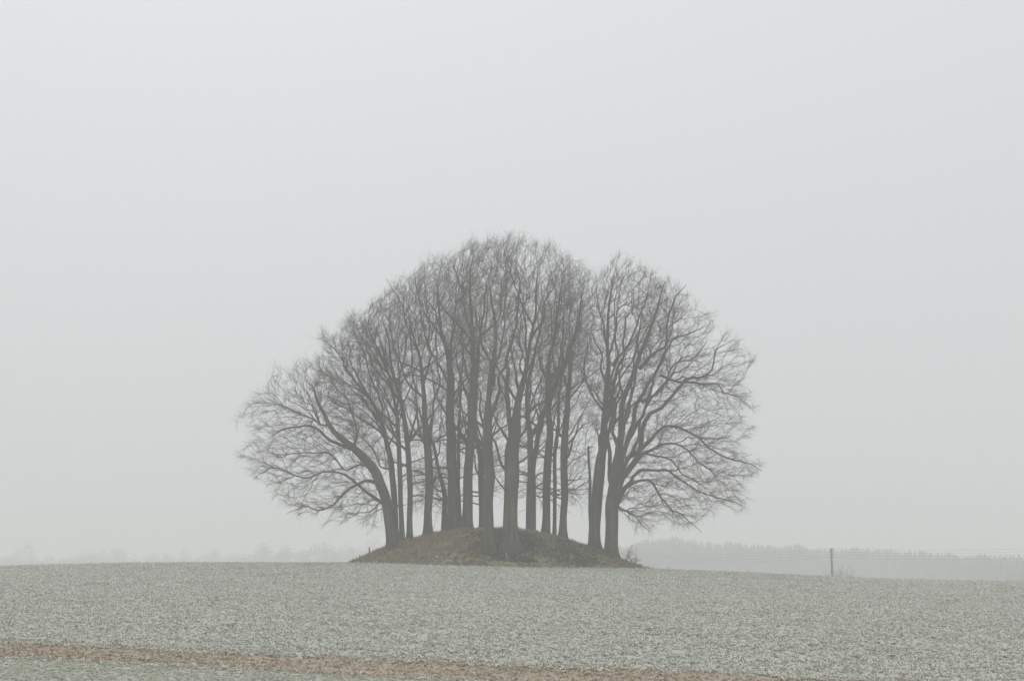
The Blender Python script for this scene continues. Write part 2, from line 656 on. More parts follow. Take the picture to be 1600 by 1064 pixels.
    for li in range(t.get('low', 0)):
        ok = [q for q in range(len(P)) if 690 < row_of(P[q])[1] < 790]
        if not ok:
            break
        k0 = int(rng.choice(ok))
        sx = rng.choice([-1, 1])
        d = norm(np.array([sx * rng.uniform(0.5, 1.0), rng.uniform(-0.9, 0.9), rng.uniform(0.1, 0.6)]))
        q = P[k0].copy()
        Pl = [q]
        L_ = rng.uniform(2.2, 4.2)
        for s_ in range(8):
            d = norm(d + rng.normal(0, 0.16, 3) + np.array([0, 0, -0.07]))
            q = q + d * L_ / 8
            Pl.append(q)
        Pl = np.array(Pl)
        Rl = np.linspace(rng.uniform(0.05, 0.085), 0.012, 9)
        V, Q, Tt = tube(Pl, Rl, 6, None, seed + 40 + li)
        obj('limb', mesh_np('limb', V - base, Q, Tt), mt, root)
        push(Pl, Rl, 0.5 * np.linalg.norm(P[k0] - base), 0.5)
        pk = Pl[rng.integers(3, 9, 30)]
        extra.append(pk + rng.normal(0, 0.55, pk.shape) + d * rng.uniform(0, 0.8, 30)[:, None])
    # --- crown: targets inside the envelope
    poly = np.asarray(t['env'], float)
    lo, hi = poly.min(0), poly.max(0)
    N = int(t['N'] * t.get('nf', 1.0))
    cand = rng.uniform(lo - 10, hi + 10, (N * 24, 2))
    sd = poly_sdf(poly, cand)
    sk = np.array([row_of(q) for q in nodes])[::2]
    dsk = np.min(np.hypot(cand[:, None, 0] - sk[None, :, 0], cand[:, None, 1] - sk[None, :, 1]), 1)
    hug = np.exp(-(dsk / t.get('hug', 42.0)) ** 1.3) + 0.05
    wk = t.get('wob', 1.0)
    wob = wk * 11 * np.sin(cand[:, 0] * 0.09 + seed) * np.sin(cand[:, 1] * 0.11 + 2 * seed) + wk * (8 * np.sin(cand[:, 0] * 0.23 + cand[:, 1] * 0.19 + seed) - 4)
    sd = sd + wob
    smax = max(sd.max(), 1)
    keep = (sd > 0) & (rng.random(len(cand)) < hug * (0.4 + 0.6 * np.exp(-sd / (0.35 * smax))))
    cand, sd = cand[keep], sd[keep]
    dep = t.get('depth', 4.0) * np.sqrt(np.clip(sd / smax, 0, 1) * (2 - np.clip(sd / smax, 0, 1)))
    yo = Y0 + t.get('yoff', 0.0) + t.get('lean', 0.0) * 0.6 + dep * np.sign(rng.uniform(-1, 1, len(dep))) * rng.random(len(dep)) ** 0.6
    upv = (532.0 - cand[:, 1]) / F
    fyv = CP - upv * SP
    tg = np.column_stack([(cand[:, 0] - 800) / F / fyv * yo, yo, (SP + upv * CP) / fyv * yo])
    cell = np.floor(tg / t.get('cell', 0.55) + rng.random(3)).astype(np.int64)
    _, first = np.unique(cell[:, 0] * 1000003 + cell[:, 1] * 1009 + cell[:, 2], return_index=True)
    tg = tg[rng.permutation(first)[:N]]
    if extra:
        tg = np.vstack([tg] + extra)
    tg = tg[tg[:, 2] > terrain(tg[:, 0], tg[:, 1]) + 1.0]
    nodes, npl, ndir, nrad = np.array(nodes), np.array(npl), np.array(ndir), np.array(nrad)
    PP, par, dr, order = grow(nodes, npl * t.get('plf', 0.55), ndir, tg, t.get('bal', 0.40), t.get('ang', 1.5), rng)
    n0 = len(nodes)
    # pipe-model radii
    ex = 2.1
    acc = np.zeros(len(PP))
    for i_ in reversed(order):
        if acc[i_] == 0:
            acc[i_] = t.get('tipr', 0.0085) ** ex
        else:
            acc[i_] += 0.005 ** ex
        if par[i_] >= n0:
            acc[par[i_]] += acc[i_]
    rad = acc ** (1 / ex)
    rad[:n0] = nrad
    for i_ in order:
        rad[i_] = min(rad[i_], 0.82 * rad[par[i_]] if par[i_] < n0 else rad[par[i_]])
    # main child keeps the parent's radius at its start
    idx = np.array(order)
    pa = par[idx]
    A, B = PP[pa], PP[idx]
    L = np.linalg.norm(B - A, axis=1)
    mid = 0.5 * (A + B) + 0.14 * L[:, None] * (dr[pa] - dr[idx]) + rng.normal(0, 0.07, A.shape) * L[:, None]
    q1 = 0.5 * (A + mid) + 0.06 * L[:, None] * (dr[pa] - norm(mid - A)) + rng.normal(0, 0.025, A.shape) * L[:, None]
    q3 = 0.5 * (mid + B) + rng.normal(0, 0.03, A.shape) * L[:, None]
    rA = np.minimum(rad[pa], rad[idx] * 1.35)
    rB = rad[idx]
    rM = 0.5 * (rA + rB)
    ac = Acc()
    big = rB > 0.035
    for msk, sides in ((big, 5), (~big, 3)):
        if msk.any():
            ch = [A[msk], q1[msk], mid[msk], q3[msk], B[msk]] if sides == 5 else [A[msk], mid[msk], B[msk]]
            rs = [rA[msk], (rA + rM)[msk] / 2, rM[msk], (rM + rB)[msk] / 2, rB[msk]] if sides == 5 else [rA[msk], rM[msk], rB[msk]]
            for s_ in range(len(ch) - 1):
                e = norm(ch[s_ + 1] - ch[s_]) * (rs[s_] * 0.35)[:, None]
                ac.add(*seg_tubes(ch[s_] - e, ch[s_ + 1] + e, rs[s_], rs[s_ + 1], sides))
    # twigs on the thin outer wood
    thin = np.where(rB < 0.045)[0]
    tw = 1.5 * t.get('tw', 4)
    rep = rng.choice(thin, int(len(thin) * tw))
    f = rng.random(len(rep))[:, None]
    S = np.where(f < 0.5, A[rep] + (mid[rep] - A[rep]) * 2 * f, mid[rep] + (B[rep] - mid[rep]) * (2 * f - 1))
    cc = at(*t.get('focus', (poly[:, 0].mean(), poly[:, 1].max() - 0.25 * (hi[1] - lo[1]))), Y0)
    outw = norm(S - cc)
    bd = norm(B[rep] - A[rep])
    fine = np.array([0, 0, 1.0])
    d0 = norm(0.9 * bd + 0.30 * outw + rng.normal(0, 0.46, S.shape) + t.get('up', 0.14) * fine)
    ln = rng.uniform(0.3, 1.0, len(S)) ** 1.2 * 1.25 * t.get('tl', 1.0)
    d1 = norm(d0 + rng.normal(0, 0.20, S.shape) + 0.4 * t.get('curl', 0.2) * fine)
    Mi = S + d0 * (ln * 0.5)[:, None]
    E = Mi + d1 * (ln * 0.5)[:, None]
    r0 = rng.uniform(0.0034, 0.0056, len(S))
    ac.add(*seg_tubes(S, Mi, r0, r0 * 0.75, 3))
    V_, T_ = seg_cones(Mi, E, r0 * 0.75)
    ac.add(V_, None, T_)
    side = norm(np.cross(d0, rng.normal(0, 1, S.shape) + np.array([0, 0, 0.8])))
    for s_ in range(4):
        fr = np.clip(0.16 + 0.2 * s_ + rng.uniform(-0.1, 0.1, len(S)), 0.05, 0.95)[:, None]
        S2 = np.where(fr < 0.5, S + (Mi - S) * 2 * fr, Mi + (E - Mi) * (2 * fr - 1))
        sg = (1 if s_ % 2 else -1)
        an = rng.uniform(0.55, 1.1, len(S))[:, None]
        d2 = norm(np.where(fr < 0.5, d0, d1) * np.cos(an) + sg * side * np.sin(an) + rng.normal(0, 0.15, S.shape))
        V_, T_ = seg_cones(S2, S2 + d2 * (ln * rng.uniform(0.25, 0.55, len(S)) * (1.15 - 0.6 * fr[:, 0]))[:, None], r0 * 0.6)
        ac.add(V_, None, T_)
    me = ac.mesh('crown')
    me.transform(__import__('mathutils').Matrix.Translation(-Vector(base)))
    STAT['tris'] += sum(len(q) * 2 for q in ac.Q) + sum(len(q) for q in ac.T)
    obj('crown', me, M_TWIG, root)
    return root


G = 'beeches on the burial mound'
TREES = [
 dict(label='leaning beech at the left foot of the mound, long limbs sweeping out over the field', Y=face_Y(613, 857),
  trunk=[(613,858,17),(609,820,16),(603,780,16),(592,748,15.5),(577,727,15),(562,708,13.5),(547,694,12),(530,681,10),(516,665,8.5),(507,646,7),(497,631,5.5),(489,608,4),(478,595,2.5)],
  limbs=[([(560,706),(535,697),(514,688),(491,675),(465,671),(439,674),(418,682)],7.5,1.5,-2.5),
         ([(602,790),(588,776),(565,758),(541,741),(515,739),(465,740),(425,735),(395,742)],6.5,1.5,-1.5),
         ([(594,752),(575,752),(556,761),(537,777),(517,792),(497,803),(476,796),(450,798)],6.5,1.5,1.5),
         ([(580,732),(562,728),(546,735),(533,722),(505,712),(470,705),(430,712),(400,702)],4.5,1.2,3.0),
         ([(513,662),(497,664),(480,650),(450,640),(420,625)],4,1.2,-2.0),
         ([(552,698),(556,672),(545,645),(530,610),(520,585)],5,1.2,2.5),
         ([(600,770),(585,790),(560,796),(535,800)],3,1,-2.5)],
  env=[(606,770),(590,815),(540,822),(500,806),(450,800),(425,780),(405,752),(382,735),(378,705),(392,690),(378,660),(388,620),(412,600),(428,572),(462,562),(500,565),(545,590),(575,640),(590,700)], N=1800, depth=4.0, hug=27, tw=4.6, clear=4.5, up=0.05, curl=0.2, focus=(590,740)),
 dict(label='slender beech stem rising close behind the leaning beech', Y=141.0,
  trunk=[(619,854,12),(617,800,11),(615,760,10),(611,715,9),(605,690,8),(598,664,7),(588,640,5.5),(572,610,4.5),(556,580,3.5),(545,560,2.2)],
  limbs=[([(604,690),(590,672),(570,655),(545,640),(520,622),(500,600)],4.5,1.2,-2.5),
         ([(612,735),(596,726),(580,700),(560,680),(540,668)],3.8,1.2,2.5),
         ([(596,660),(592,630),(582,600),(570,565),(560,530),(552,505)],4.5,1.2,1.5),
         ([(580,624),(560,598),(540,572),(522,545),(508,532)],4,1.2,0.5),
         ([(592,645),(570,620),(545,605),(515,590),(495,570)],3.8,1.2,-1.0)],
  env=[(606,720),(560,690),(515,650),(488,600),(490,550),(520,518),(550,496),(580,500),(600,560),(612,640)], N=1500, depth=3.5, tw=4.6, clear=5, up=0.2),
 dict(label='thin straight beech, second stem in from the leaning beech', Y=140.2,
  trunk=[(629,851,10),(626,790,8),(626,730,7.5),(624,690,7),(621,650,6.5),(614,615,5.5),(606,585,4.5),(598,550,3.5),(590,515,2.2)],
  limbs=[([(624,695),(610,660),(595,630),(575,605),(555,585)],4.5,1.2,-2.5),
         ([(620,645),(625,600),(620,560),(612,520),(605,485)],4.2,1.2,2.0),
         ([(613,612),(598,590),(580,560),(565,530),(552,505)],4,1.2,1.5),
         ([(604,580),(592,545),(578,510),(572,480)],3.8,1.2,-1.0)],
  env=[(618,690),(570,630),(535,560),(532,512),(560,485),(598,454),(628,446),(640,520),(632,620)], N=1300, depth=4.0, tw=4.6, clear=6),
 dict(label='straight thin beech with pale gap on both sides, third stem in from the leaning beech', Y=140.8,
  trunk=[(640,847,11),(640,800,9.5),(640,750,9),(638,700,8.5),(631,660,8),(624,614,7),(616,587,6),(608,553,4.5),(602,520,3.2),(598,490,2)],
  limbs=[([(637,700),(645,660),(650,620),(645,570),(640,520),(636,480)],5,1.2,3.0),
         ([(630,655),(612,628),(596,606),(575,580)],4,1.2,-3.0),
         ([(620,600),(632,560),(640,520),(655,480)],3.5,1.2,-1.5)],
  env=[(636,690),(600,630),(570,560),(570,490),(600,452),(640,428),(668,418),(672,500),(660,610)], N=1300, depth=4.0, tw=4.6, clear=6),
 dict(label='beech forking into two stems beside a bright gap on the left slope', Y=140.5,
  trunk=[(669,844,16),(669,800,13.5),(670,762,13),(668,713,12.5),(666,690,12),(664,650,9.5),(663,614,8.5),(659,583,7),(651,540,5),(643,515,3.5),(636,480,2)],
  limbs=[([(668,700),(676,665),(681,640),(684,600),(683,560),(688,520),(690,480)],7,1.5,1.5),
         ([(667,695),(650,672),(634,640),(620,610)],4.5,1.2,-3.0),
         ([(662,600),(674,560),(672,520),(668,470)],4.5,1.2,3),
         ([(669,730),(684,700),(690,670),(698,640)],3.5,1,-2)],
  env=[(666,690),(625,620),(605,540),(610,455),(650,418),(690,402),(715,400),(722,500),(705,620)], N=1500, depth=4.5, tw=4.4, clear=6),
 dict(label='small crooked understorey beech against the left side of the thick twin trunks', Y=143.0,
  trunk=[(694,834,11),(694,800,9),(694,775,8.5),(690,755,7),(684,730,6),(678,700,5),(668,672,4),(660,645,2.5)],
  limbs=[([(694,790),(704,760),(710,720),(716,680),(718,640)],5,1.2,1.5),
         ([(693,770),(676,760),(660,742),(645,735)],3.5,1,-2.0),
         ([(694,780),(680,772),(662,770),(648,778)],2.8,1,1.5)],
  env=[(696,790),(650,800),(632,760),(640,690),(660,630),(700,600),(728,640),(722,740)], N=650, depth=3.5, tw=3.2, clear=2.5, up=0.15),
 dict(label='thick beech with dark straight bole, left of the mound summit', Y=141.5,
  trunk=[(708,838,24),(707,800,18),(706,738,17.5),(704,680,17),(704,625,16),(703,580,13),(699,550,9),(691,520,6.5),(686,480,4.5),(684,440,2.5)],
  limbs=[([(703,580),(705,545),(707,511),(712,470),(716,430)],8,1.5,1.5),
         ([(703,600),(688,575),(672,545),(660,505),(652,470)],6,1.2,-2.5),
         ([(704,640),(718,605),(724,570),(730,530)],5,1.2,3.0),
         ([(704,660),(690,640),(680,605),(674,575)],4.5,1.2,-3.5),
         ([(698,545),(690,510),(672,480),(660,445)],4.5,1.2,2)],
  env=[(700,660),(660,600),(640,520),(640,440),(670,405),(715,388),(752,372),(762,470),(745,580)], N=1700, depth=5.0, tw=4.2, clear=8),
 dict(label='thin pale stem tucked between the two thick boles left of the summit', Y=143.5,
  trunk=[(719,835,8),(717,790,6.5),(716,740,6),(717,690,5.5),(720,640,5),(722,600,4),(724,560,3),(722,520,2)],
  limbs=[([(717,690),(726,660),(738,630),(748,600)],2.8,1,1.5), ([(720,640),(708,610),(700,580)],2.8,1,-1.5)],
  env=[(718,660),(695,600),(695,500),(722,440),(748,500),(750,600)], N=450, depth=3, tw=3.5, clear=6),
 dict(label='tall beech with forked crown on the summit of the mound', Y=141.0,
  trunk=[(729,836,21),(730,800,16),(732,738,15.5),(735,680,16),(738,630,17),(739,595,14),(738,560,10),(737,525,8),(736,480,6),(734,440,4),(738,400,2.2)],
  limbs=[([(740,600),(747,565),(752,535),(757,500),(762,460),(764,420)],9,1.8,1.0),
         ([(738,640),(722,600),(712,560),(708,520)],5,1.2,-3.5),
         ([(739,610),(728,570),(722,520),(716,470)],5,1.2,3.5),
         ([(737,520),(724,485),(714,450),(706,415)],4.5,1.2,-1.5),
         ([(752,535),(770,500),(780,460),(786,420)],4.5,1.2,2.5)],
  env=[(735,620),(700,560),(680,470),(690,410),(735,376),(780,366),(806,372),(806,470),(780,580)], N=1700, depth=5.0, tw=4.2, clear=9),
 dict(label='dark lower beech half hidden behind the front boles', Y=144.5,
  trunk=[(753,830,12),(753,790,10),(752,745,9),(749,710,8),(745,675,7),(742,640,5),(736,610,3.5)],
  limbs=[([(752,750),(742,728),(735,700),(728,670)],4,1.2,-2), ([(750,715),(764,690),(776,660),(780,630)],4,1.2,2)],
  env=[(752,740),(722,700),(715,620),(750,560),(795,590),(795,690),(775,740)], N=600, depth=3.5, tw=3.2, clear=3),
 dict(label='front beech with tall clean bole standing low on the mound face', Y=face_Y(764, 861),
  trunk=[(764,868,21),(763,820,17.5),(762,738,17.5),(761,690,17),(762,655,16),(765,620,10),(767,590,9),(771,565,7),(772,520,5.5),(768,470,4),(764,430,2.5)],
  limbs=[([(763,665),(771,635),(777,605),(784,579),(796,560),(803,530)],9,1.8,-1.0),
         ([(762,690),(752,655),(749,620),(742,585),(738,550)],5,1.2,2.5),
         ([(777,605),(778,570),(784,530),(788,480),(790,430)],5.5,1.2,-2.5),
         ([(769,575),(757,540),(748,500),(742,455)],5,1.2,-1.5)],
  env=[(762,660),(725,600),(710,500),(722,420),(762,372),(815,366),(832,440),(825,540),(800,620)], N=1650, depth=4.5, tw=4.2, clear=9, flare=(0.5,0.5)),
 dict(label='massive front beech with wide root flare and many ascending limbs', Y=face_Y(797, 861),
  trunk=[(797,868,33),(797,840,26),(797,787,24),(798,745,25),(800,710,23),(803,680,20),(805,648,14),(810,612,12),(818,588,10),(823,565,8.5),(828,540,7),(834,500,5),(838,450,3.2),(842,405,2)],
  limbs=[([(800,690),(794,655),(791,630),(795,590),(796,560),(803,525),(806,480),(806,430)],12,2,1.5),
         ([(796,745),(786,722),(780,704),(773,690),(776,668),(780,640)],7,1.5,-2.0),
         ([(797,770),(784,758),(774,744),(766,728)],4.5,1.2,-2.5),
         ([(802,700),(816,676),(824,652),(840,630),(853,620),(862,600)],6,1.2,-3.0),
         ([(806,730),(820,715),(832,700),(850,690),(868,672)],5,1.2,2.0),
         ([(811,608),(804,588),(800,560),(804,530),(812,490)],6,1.2,-2.5),
         ([(822,570),(822,530),(820,490),(816,440)],6,1.2,2.0),
         ([(830,530),(846,500),(856,460),(866,420)],5,1.2,-1.5)],
  env=[(800,700),(765,660),(755,560),(765,450),(790,385),(830,366),(865,376),(892,410),(895,520),(885,620),(850,690)], N=2000, depth=5.0, tw=4.2, clear=5.5, flare=(1.1,0.6)),
 dict(label='straight beech just right of the massive front trunk, on the skyline', Y=143.0,
  trunk=[(828,832,13.5),(828,790,11.5),(828,740,11),(827,700,10.5),(826,665,9.5),(824,630,8.5),(825,595,7),(832,555,5.5),(842,510,4),(850,460,2.5)],
  limbs=[([(825,650),(840,632),(853,620),(870,600),(882,570)],4.5,1.2,1.5),
         ([(825,600),(815,560),(814,510),(822,460)],5,1.2,2.5),
         ([(826,680),(836,655),(844,620),(850,580)],4.5,1.2,-2)],
  env=[(826,680),(798,600),(800,480),(830,385),(870,380),(905,410),(905,520),(870,640)], N=1300, depth=4.5, tw=4.2, clear=8),
 dict(label='slanting beech stem leaning right between upright trunks', Y=144.5,
  trunk=[(832,836,11),(833,790,9),(834,740,9),(838,695,9),(848,652,9),(858,620,8),(868,596,7),(880,570,5.5),(894,535,4),(906,495,3),(912,460,2)],
  limbs=[([(856,625),(858,590),(862,555),(860,510),(864,470)],5,1.2,2),
         ([(870,594),(872,560),(880,520),(884,470)],4.5,1.2,-2.5)],
  env=[(845,670),(835,560),(850,450),(885,395),(925,425),(935,500),(915,590),(880,650)], N=1150, depth=4.0, tw=4.2, clear=8),
 dict(label='upright beech with a thin stem pressed to its right side', Y=142.0,
  trunk=[(852,838,16),(854,800,13),(854,738,12.5),(857,690,12),(858,640,10.5),(857,600,9),(858,563,7),(865,520,5),(874,475,3.5),(880,430,2)],
  limbs=[([(858,640),(866,605),(874,570),(885,530),(892,490)],5,1.2,-2.5),
         ([(857,600),(846,565),(842,520),(846,470)],5,1.2,2.5)],
  env=[(857,650),(830,560),(840,450),(872,388),(912,412),(932,450),(928,540),(895,640)], N=1300, depth=4.5, tw=4.2, clear=9),
 dict(label='thin curving stem between two stout trunks on the right slope', Y=143.2,
  trunk=[(866,841,7.5),(867,800,6),(868,740,6),(868,690,6),(872,640,5.5),(878,600,4.5),(886,560,3.5),(893,520,2.2)],
  limbs=[([(868,690),(880,655),(895,625),(908,600)],3,1,-1.5), ([(874,625),(868,590),(868,550)],3,1,1.5)],
  env=[(870,680),(850,600),(860,500),(895,440),(930,470),(930,590),(905,670)], N=550, depth=3.5, tw=3.6, clear=6),
 dict(label='clean straight beech standing left of the wide gap and dead snag', Y=140.6,
  trunk=[(880,849,16),(880,810,12.5),(881,762,12.5),(882,738,12),(884,690,11.5),(887,640,10),(886,600,8.5),(890,560,6.5),(898,520,5),(906,480,3.5),(912,440,2)],
  limbs=[([(885,660),(893,620),(906,590),(914,550),(920,510)],5,1.2,-2.5),
         ([(883,700),(898,680),(916,668),(935,660)],3,1,1.5),
         ([(882,735),(896,722),(912,712),(930,700)],2.6,0.9,-2),
         ([(882,755),(900,752),(920,748)],2.2,0.9,2),
         ([(887,610),(876,570),(878,520),(886,470)],4.5,1.2,2.5)],
  env=[(886,790),(868,620),(862,520),(880,430),(915,415),(945,440),(952,540),(945,650),(928,740),(910,800)], N=1500, depth=4.2, tw=3.4, clear=4.5, up=0.15),
 dict(label='tall right-hand beech with bole touching its spreading neighbour', Y=138.6,
  trunk=[(929,864,22),(929,820,19.5),(932,770,18),(936,730,17),(940,695,12.5),(944,655,11),(948,600,10.5),(950,560,8.5),(949,525,6),(952,480,4.5),(958,440,3),(962,415,1.8)],
  limbs=[([(938,715),(948,670),(956,622),(966,575),(974,530),(980,488),(988,450)],10,1.8,1.5),
         ([(948,600),(940,565),(930,530),(926,490)],5,1.2,-2),
         ([(966,575),(980,545),(996,510),(1010,470),(1020,440)],6,1.2,-2.5),
         ([(950,560),(962,520),(966,480),(972,430)],5,1.2,3),
         ([(945,640),(930,615),(918,590),(912,560)],4,1.2,2.5),
         ([(936,740),(944,690),(947,640),(957,590),(961,540),(958,490),(966,450)],8,1.3,-2.5),
         ([(950,640),(965,600),(985,565),(1000,530),(1012,495)],5,1.2,-1.0)],
  env=[(940,700),(908,640),(905,540),(925,450),(948,412),(985,406),(1030,430),(1060,480),(1045,570),(1000,650)], N=1900, depth=4.5, tw=4.4, clear=8),
 dict(label='broad spreading beech at the right foot of the mound, limbs drooping towards the field', Y=137.8,
  trunk=[(954,872,24),(956,830,22),(958,790,22),(960,757,17),(964,715,12.5),(970,664,11),(978,620,9.5),(985,600,10),(998,565,8.5),(1010,535,7),(1020,500,5),(1030,463,3.5),(1036,435,2)],
  limbs=[([(960,775),(975,750),(988,728),(998,700),(1005,664),(1016,645),(1030,636),(1050,617),(1069,599),(1094,593),(1112,577),(1121,552),(1140,530)],13,1.6,-2.0),
         ([(964,800),(974,775),(984,758),(998,750),(1019,754),(1035,772),(1050,798),(1075,813),(1097,822)],8,1.4,1.5),
         ([(970,775),(990,745),(1019,735),(1044,738),(1066,754),(1094,776),(1137,785),(1158,794)],7,1.4,-3.0),
         ([(975,752),(996,722),(1012,709),(1050,695),(1075,703),(1100,730),(1130,752)],8,1.4,2.5),
         ([(990,722),(1008,692),(1025,674),(1053,667),(1084,677),(1112,701),(1143,714),(1168,720),(1186,735)],7.5,1.3,-1.0),
         ([(962,745),(978,700),(990,650),(1002,615),(1013,593),(1027,571),(1051,536),(1083,517),(1106,508)],11,1.6,1.5),
         ([(1069,599),(1100,606),(1137,614),(1160,625),(1176,635)],4.5,1.2,2),
         ([(966,700),(956,660),(968,620),(975,580),(985,540)],7,1.3,3.5),
         ([(1005,580),(1030,545),(1045,500),(1060,465),(1070,445)],6,1.3,-3),
         ([(972,790),(984,800),(996,818),(1012,830)],3.5,1,-2.5),
         ([(957,795),(953,755),(951,715),(953,670),(958,630),(966,590),(968,550)],13,1.5,1.0),
         ([(961,772),(966,722),(973,680),(985,634),(993,590),(1000,545),(1002,500),(1008,455)],9,1.3,2.5),
         ([(966,765),(983,715),(1000,672),(1020,622),(1040,588),(1062,562),(1088,546)],8.5,1.3,-3.5),
         ([(966,742),(983,692),(1001,642),(1015,606),(1030,572),(1044,540),(1050,500),(1056,465)],8,1.3,3.0),
         ([(964,725),(972,690),(976,650),(988,610),(992,560),(1012,520),(1018,480)],6.5,1.2,-2.0),
         ([(1012,709),(1035,715),(1060,735),(1085,745),(1110,765)],4,1.1,-2.0),
         ([(1030,636),(1038,600),(1060,570),(1090,555),(1108,530)],5.5,1.2,3.5)],
  env=[(968,770),(985,640),(1000,520),(1015,440),(1045,432),(1078,448),(1090,475),(1112,485),(1112,540),(1125,560),(1140,522),(1165,540),(1185,568),(1160,600),(1182,640),(1160,690),(1192,735),(1165,762),(1160,796),(1118,800),(1102,826),(1050,818),(1010,832),(982,812)], N=2900, depth=5.5, tw=4.8, clear=4.5, up=-0.02, curl=0.05, focus=(985,700)),
]
for k, t in enumerate(TREES):
    t['ground'] = mound
    if 2 <= k <= 16:
        t['nf'] = 0.98 if k < 12 else 0.75
        t['wob'], t['hug'] = 0.45, 60
        t['tw'] = 1.55 if k < 12 else 1.3
        t['tipr'] = 0.0066
        t['fan'] = 6 if k not in (5, 7, 9, 15) else 2
        t['low'] = 0 if k in (10,) else (5 if k in (3, 4, 5, 9, 12, 14, 16) else 3)
    elif k in (1, 17):
        t['nf'], t['tw'], t['fan'] = 1.1, 2.4, 4
    else:
        t['nf'], t['tw'] = 1.15, 2.4
    build_tree('beech_tree', t['label'], G, 'tree', t, 100 + 7 * k)

# the dead snag
snag = dict(Y=141.5, ground=mound, mat=M_DEAD, flare=(0.3, 0.4),
  trunk=[(925,862,8),(923,830,6),(922,796,5.4),(922,750,4.6),(921,720,4.2),(920,700,4.4),(920,698,4.2)],
  limbs=[([(921,702),(924,700),(926,699.5)],2.4,1.6,0.15)])
build_tree('dead_trunk', 'thin broken dead trunk with snapped flat top behind the right-hand boles', None, 'dead tree', snag, 900)


# ------------------------------------------------------------------ shrubs
def shrub(label, group, x, y, z, h, spread, n, seed, r0=0.02, name='bare_shrub', tw=5, lean=0.0):
    rng = np.random.default_rng(seed)
    root = empty(name, (x, y, z))
    tag(root, label, 'shrub', group)
    ac, at2 = Acc(), Acc()
    for k in range(n):
        a = rng.uniform(0, 6.28)
        d = norm(np.array([math.cos(a) * spread + lean, math.sin(a) * spread, 1.0]))
        L = h * rng.uniform(0.55, 1.0)
        p = np.array([math.cos(a), math.sin(a), 0]) * 0.06 * rng.random()
        P = [p + np.array([0, 0, -0.08])]
        for s in range(5):
            d = norm(d + rng.normal(0, 0.18, 3))
            p = p + d * L / 5
            P.append(p)
        P = np.array(P)
        R = np.linspace(r0, r0 * 0.35, 6)
        ac.add(*seg_tubes(P[:-1], P[1:], R[:-1], R[1:], 4))
        m = tw * 4
        i_ = rng.integers(1, 5, m)
        f = rng.random((m, 1))
        S = P[i_] * (1 - f) + P[i_ + 1] * f
        dd = norm(norm(P[i_ + 1] - P[i_]) + rng.normal(0, 0.55, (m, 3)))
        E = S + dd * (h * rng.uniform(0.1, 0.32, m))[:, None]
        V_, T_ = seg_cones(S, E, np.full(m, r0 * 0.42))
        at2.add(V_, None, T_)
        for _ in range(2):
            f = rng.uniform(0.3, 0.9, (m, 1))
            S2 = S + (E - S) * f
            V_, T_ = seg_cones(S2, S2 + norm(dd + rng.normal(0, 0.6, (m, 3))) * (h * rng.uniform(0.05, 0.14, m))[:, None], np.full(m, r0 * 0.3))
            at2.add(V_, None, T_)
    st = obj('stems', ac.mesh('stems'), M_SHRUB, root)
    tg_ = obj('twigs', at2.mesh('twigs'), M_SHRUB, root)
    tg_['kind'] = 'stuff'
    return root


def on_mound(px, Y):
    x = at(px, 870, Y)[0]
    return x, Y, float(mound(x, Y))


def on_field(px, Y):
    x = at(px, 890, Y)[0]
    return x, Y, float(terrain(x, Y))


shrub('bare twiggy shrub at the right foot of the mound beside the spreading beech', None, *on_mound(977, 139.5), 1.6, 0.6, 8, 31, 0.010, lean=0.25)
shrub('small bare shrub low on the right edge of the mound', None, *on_mound(989, 138.5), 1.0, 0.6, 8, 32, 0.012)

# ------------------------------------------------------------------ fence posts and stones on the mound
def fence_post(label, px, Y, h, dark, seed, tilt):
    x, y, z = on_mound(px, Y)
    P = np.array([[0, 0, -0.25], [0, 0, 0.0], [tilt * 0.5, 0, h * 0.5], [tilt, 0, h], [tilt, 0, h + 0.012]])
    V, Q, T = tube(P, np.array([0.055, 0.055, 0.053, 0.05, 0.034]), 8, None, seed)
    root = empty('fence_post', (x, y, z))
    tag(root, label, 'post', 'low fence posts around the mound')
    st = obj('stake', mesh_np('stake', V, Q, T), M_POSTD if dark else M_POST, root)
    a = np.linspace(0, 2 * np.pi, 8, endpoint=False)
    P2 = np.array([[tilt * 0.85, -0.05, h * 0.85], [tilt * 0.85, -0.075, h * 0.85], [tilt * 0.85, -0.09, h * 0.85]])
    V, Q, T = tube(P2, np.array([0.016, 0.022, 0.012]), 6)
    obj('insulator', mesh_np('insulator', V, Q, T), M_CERAM, root)


fence_post('thin dark fence post standing up against the sky at the left end of the mound', 577, 139.5, 0.56, True, 1, 0.0)
fence_post('pale fence post on the grassy left face of the mound', 654, face_Y(654, 868), 0.60, False, 2, 0.03)
fence_post('pale fence post in front of the massive root-flared beech', 792, face_Y(792, 876), 0.62, False, 3, -0.02)
fence_post('pale fence post low on the right face of the mound', 892, face_Y(892, 877), 0.58, False, 4, 0.02)


def stone(label, px, Y, s, seed):
    rng = np.random.default_rng(seed)
    import bmesh
    bm = bmesh.new()
    bmesh.ops.create_icosphere(bm, subdivisions=2, radius=1.0)
    for v in bm.verts:
        n = 1 + 0.22 * math.sin(3 * v.co.x + seed) * math.cos(2.5 * v.co.y) + rng.uniform(-0.09, 0.09)
        v.co = Vector((v.co.x * n * s, v.co.y * n * s * 0.8, v.co.z * n * s * 0.62))
    me = bpy.data.meshes.new('fieldstone')
    bm.to_mesh(me)
    bm.free()
    x, y, z = on_mound(px, Y)
    o = obj('fieldstone', me, M_STONE, None, (x, y, z + s * 0.3))
    o.rotation_euler = (0.1, 0.2, seed)
    tag(o, label, 'stone')


stone('whitish fieldstone in the reddish litter below the front beech', 682, face_Y(682, 871), 0.14, 3)
stone('small pale stone in the dry grass at the left toe of the mound', 617, face_Y(617, 871), 0.09, 5)


